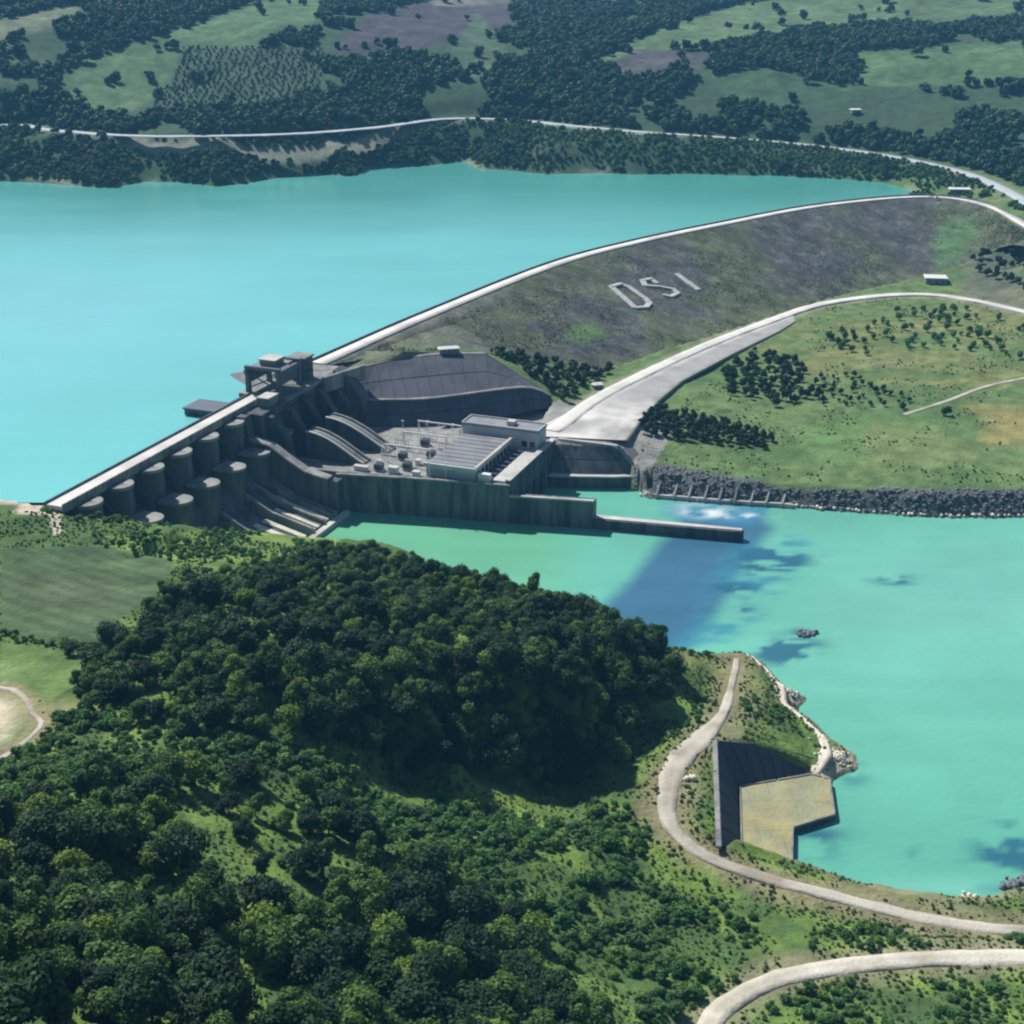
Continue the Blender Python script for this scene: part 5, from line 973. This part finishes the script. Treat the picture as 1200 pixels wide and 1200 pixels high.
k = rng.integers(8*NS, len(dv), 26000); q = dv[k]+rng.normal(0, 1.2, (26000, 3))*np.array([1, 1, 0]); nz = fbm(q[:, 0], q[:, 1], 28, 3, 197); ok = (nz > .18) & (uu[k] > .06) & (uu[k] < .98) & (dpx[k] > 430)
scatter_gn('dam_weeds', 'tuft', q[ok, 0], q[ok, 1], q[ok, 2]-.1, 1.0*np.ones(ok.sum())*(.45+.7*rng.random(ok.sum())**2), 'weeds growing over the downstream face of the embankment', 'weeds', False)

# --- trees of the downstream plain
def group_trees(kind, nm, poly, st, lab, cat, group, sc=(.7, 1.1), thr=-1.0, lim=120, n0=0):
    pg = np.array(poly, float); wx = []; 
    c = np.array([P(q[0], q[1], 12)[:2] for q in poly]); X, Y = jit(c[:, 0].min()-15, c[:, 0].max()+15, c[:, 1].min()-40, c[:, 1].max()+40, st); Z = ground(X, Y); qx, qy = proj(X, Y, Z)
    ok = inpoly(qx, qy, poly) & far_from_roads(X, Y, 3) & (fbm(X, Y, 18, 2, 151) > thr) & (Z > 5); X, Y, Z = X[ok], Y[ok], Z[ok]; k = rng.permutation(len(X))[:lim]
    for j, i in enumerate(k): plant(kind, nm, X[i], Y[i], Z[i], rng.uniform(*sc), rng.random()*6.28, lab, cat, group, j)
group_trees('plain', 'grove_tree', [(846,428),(900,415),(948,430),(942,452),(968,470),(900,478),(850,462)], 6.2, 'dark rounded tree in the compact grove on the downstream plain', 'tree', 'trees of the compact grove', (.75, 1.15), -1, 90)
group_trees('plain', 'thicket_tree', [(745,496),(772,480),(830,492),(905,512),(902,528),(820,520),(752,510)], 4.6, 'dark tree in the long thicket beside the pale apron above the riprap', 'tree', 'trees of the long thicket', (.7, 1.0), -1, 110)
group_trees('light', 'sapling', [(960,395),(1050,362),(1130,362),(1210,385),(1210,425),(1130,410),(1000,420)], 9.5, 'young tree scattered over the plain below the curving road', 'tree', 'saplings below the curving road', (.7, 1.15), -.1, 80)
group_trees('plain', 'orchard_tree', [(950,440),(1000,440),(1070,470),(1060,482),(960,478)], 8.5, 'small dark orchard tree right of the compact grove', 'tree', 'small orchard trees', (.45, .75), -1, 60)
group_trees('plain', 'foot_slope_tree', [(575,414),(640,400),(690,408),(716,432),(704,452),(664,474),(655,470),(630,452),(600,432)], 7.0, 'dark tree in the clump between the dam foot and the road', 'tree', 'trees below the dam foot', (.8, 1.25), -.5, 80)
group_trees('light', 'foot_slope_bush', [(572,414),(640,405),(640,440),(600,436)], 6.0, 'yellow green bush beside the revetment corner', 'bush', 'bushes by the revetment corner', (.6, .9), -.3, 30)
group_trees('plain', 'roadside_tree', [(1128,290),(1170,288),(1210,268),(1210,350),(1160,330),(1130,312)], 13, 'dark tree on the slope beyond the white roofed shed', 'tree', 'trees beyond the shed', (.9, 1.4), -.6, 50)
for i, (px, py, z, s, lab) in enumerate(((1108, 487, 11, 1.1, 'lone low dark bush in the middle of the open plain beside the track'), (884, 412, 13, .7, 'lone tree just below the lower road'), (975, 398, 12, .8, 'lone tree beside the first bend of the lower road'))):
    x, y, _ = hit(px, py); plant('plain', 'lone_tree', x, y, g1(x, y), s, i, lab, 'tree', None, i)
# --- far bank and hillside
X, Y = jit(-1150, 1150, 1180, 2500, 9.0); Xb, Yb = jit(-900, 620, 1180, 1640, 6.0); nb_ = len(X); X = np.r_[X, Xb]; Y = np.r_[Y, Yb]; Z = ground(X, Y); qx, qy = proj(X, Y, Z); dl = sdf(X, Y, LAKE); nz = fbm(X, Y, 70, 3, 161); nz2 = fbm(X, Y, 20, 2, 171)
rd, rz_ = near_line(X, Y, RL['far_road'][::3]); up_side = beyond_road(qx, qy); setb = np.arange(len(X)) >= nb_
op = np.zeros(len(X), bool)
for poly, c in FIELDS[:11]: op |= inpoly(qx+nz2*6, qy+nz*4, poly)
ok = (dl > 3.5) & (rd > np.where(up_side, np.where(qx > 640, 17, 13), np.where(((qx > 190) & (qx < 420)) | ((qx > 650) & (qx < 790)), 14, np.where(qx > 830, 9, 14)))) & (sdf(X, Y, DAMP) > 12) & (np.abs(qx-600) < 850) & (qy < 262)
keep = np.where(up_side, np.where(op, nz2 > .62, nz > -.2), (nz2 > np.where(qx > 830, -.45, -.22)) | ((dl < 16) & (nz2 > -.2))) & ok & ~((qx > 1095) & ~up_side & (qy > 222)) & (up_side != setb)
X, Y, Z, qx, qy, ups, dl = [v[keep] for v in (X, Y, Z, qx, qy, up_side, dl)]; Sc = np.where(ups, .6+.75*rng.random(len(X)), np.where((qx > 620) & (((qx-925)/16)**2+((qy-200)/12)**2 > 1) & (((qx-1028)/20)**2+((qy-203)/14)**2 > 1), .2+.22*rng.random(len(X)), .38+.5*rng.random(len(X))**1.4))
dist = np.sqrt(X**2+Y**2+(Z-CAM_H)**2); vis = (qx > 0) & (qx < 1200) & (qy > 0); rank = np.argsort(-(Sc/dist)*vis*np.where(ups, .55, 1)); sel = rank[:280]; rest = rank[280:]
for n_i, i in enumerate(sel):
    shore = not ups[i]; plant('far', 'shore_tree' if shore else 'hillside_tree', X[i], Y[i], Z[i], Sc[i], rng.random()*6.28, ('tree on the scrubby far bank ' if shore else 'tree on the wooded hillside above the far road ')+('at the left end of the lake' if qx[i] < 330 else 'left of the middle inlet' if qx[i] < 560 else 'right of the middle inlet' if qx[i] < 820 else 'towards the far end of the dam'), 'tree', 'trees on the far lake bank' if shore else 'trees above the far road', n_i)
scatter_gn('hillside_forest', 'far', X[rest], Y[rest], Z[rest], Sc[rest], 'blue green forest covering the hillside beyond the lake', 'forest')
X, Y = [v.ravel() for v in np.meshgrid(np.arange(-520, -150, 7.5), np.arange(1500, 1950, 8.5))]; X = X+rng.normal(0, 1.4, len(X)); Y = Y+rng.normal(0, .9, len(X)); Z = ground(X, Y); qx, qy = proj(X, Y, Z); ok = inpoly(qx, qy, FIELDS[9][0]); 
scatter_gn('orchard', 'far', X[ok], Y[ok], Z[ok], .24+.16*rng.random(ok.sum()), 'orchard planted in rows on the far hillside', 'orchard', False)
# low scrub on the far bank
X, Y = jit(-700, 650, 1150, 1700, 6); Z = ground(X, Y); qx, qy = proj(X, Y, Z); dl = sdf(X, Y, LAKE); rd, _ = near_line(X, Y, RL['far_road'][::3]); ups = beyond_road(qx, qy); nz = fbm(X, Y, 25, 3, 181)
ok = (~ups) & (dl > 2) & (rd > 9) & (nz > -.1) & (sdf(X, Y, DAMP) > 8); scatter_gn('bank_scrub', 'bush', X[ok], Y[ok], Z[ok]-.3, .9+1.3*rng.random(ok.sum()), 'low scrub on the far bank between the shore and the road', 'scrub', False)

# ------------------------------------------------------------------ haze
hz = MB(); hz.box(-26000, 26000, -3500, 25500, -60, 470); m = bpy.data.materials.new('haze'); m.use_nodes = True; N = m.node_tree.nodes; N.remove(N['Principled BSDF'])
pv = N.new('ShaderNodeVolumePrincipled'); pv.inputs['Color'].default_value = (.18, .58, 1, 1); pv.inputs['Density'].default_value = .00010; pv.inputs['Anisotropy'].default_value = 0
m.node_tree.links.new(pv.outputs[0], N['Material Output'].inputs['Volume']); ho = hz.build('haze', m); tag(ho, 'thin blue haze over the valley', 'haze', kind='stuff')
print('objects', len(bpy.data.objects), 'triangles', sum(len(o.data.polygons) for o in bpy.data.objects if o.type == 'MESH' and o.data.users == 1))
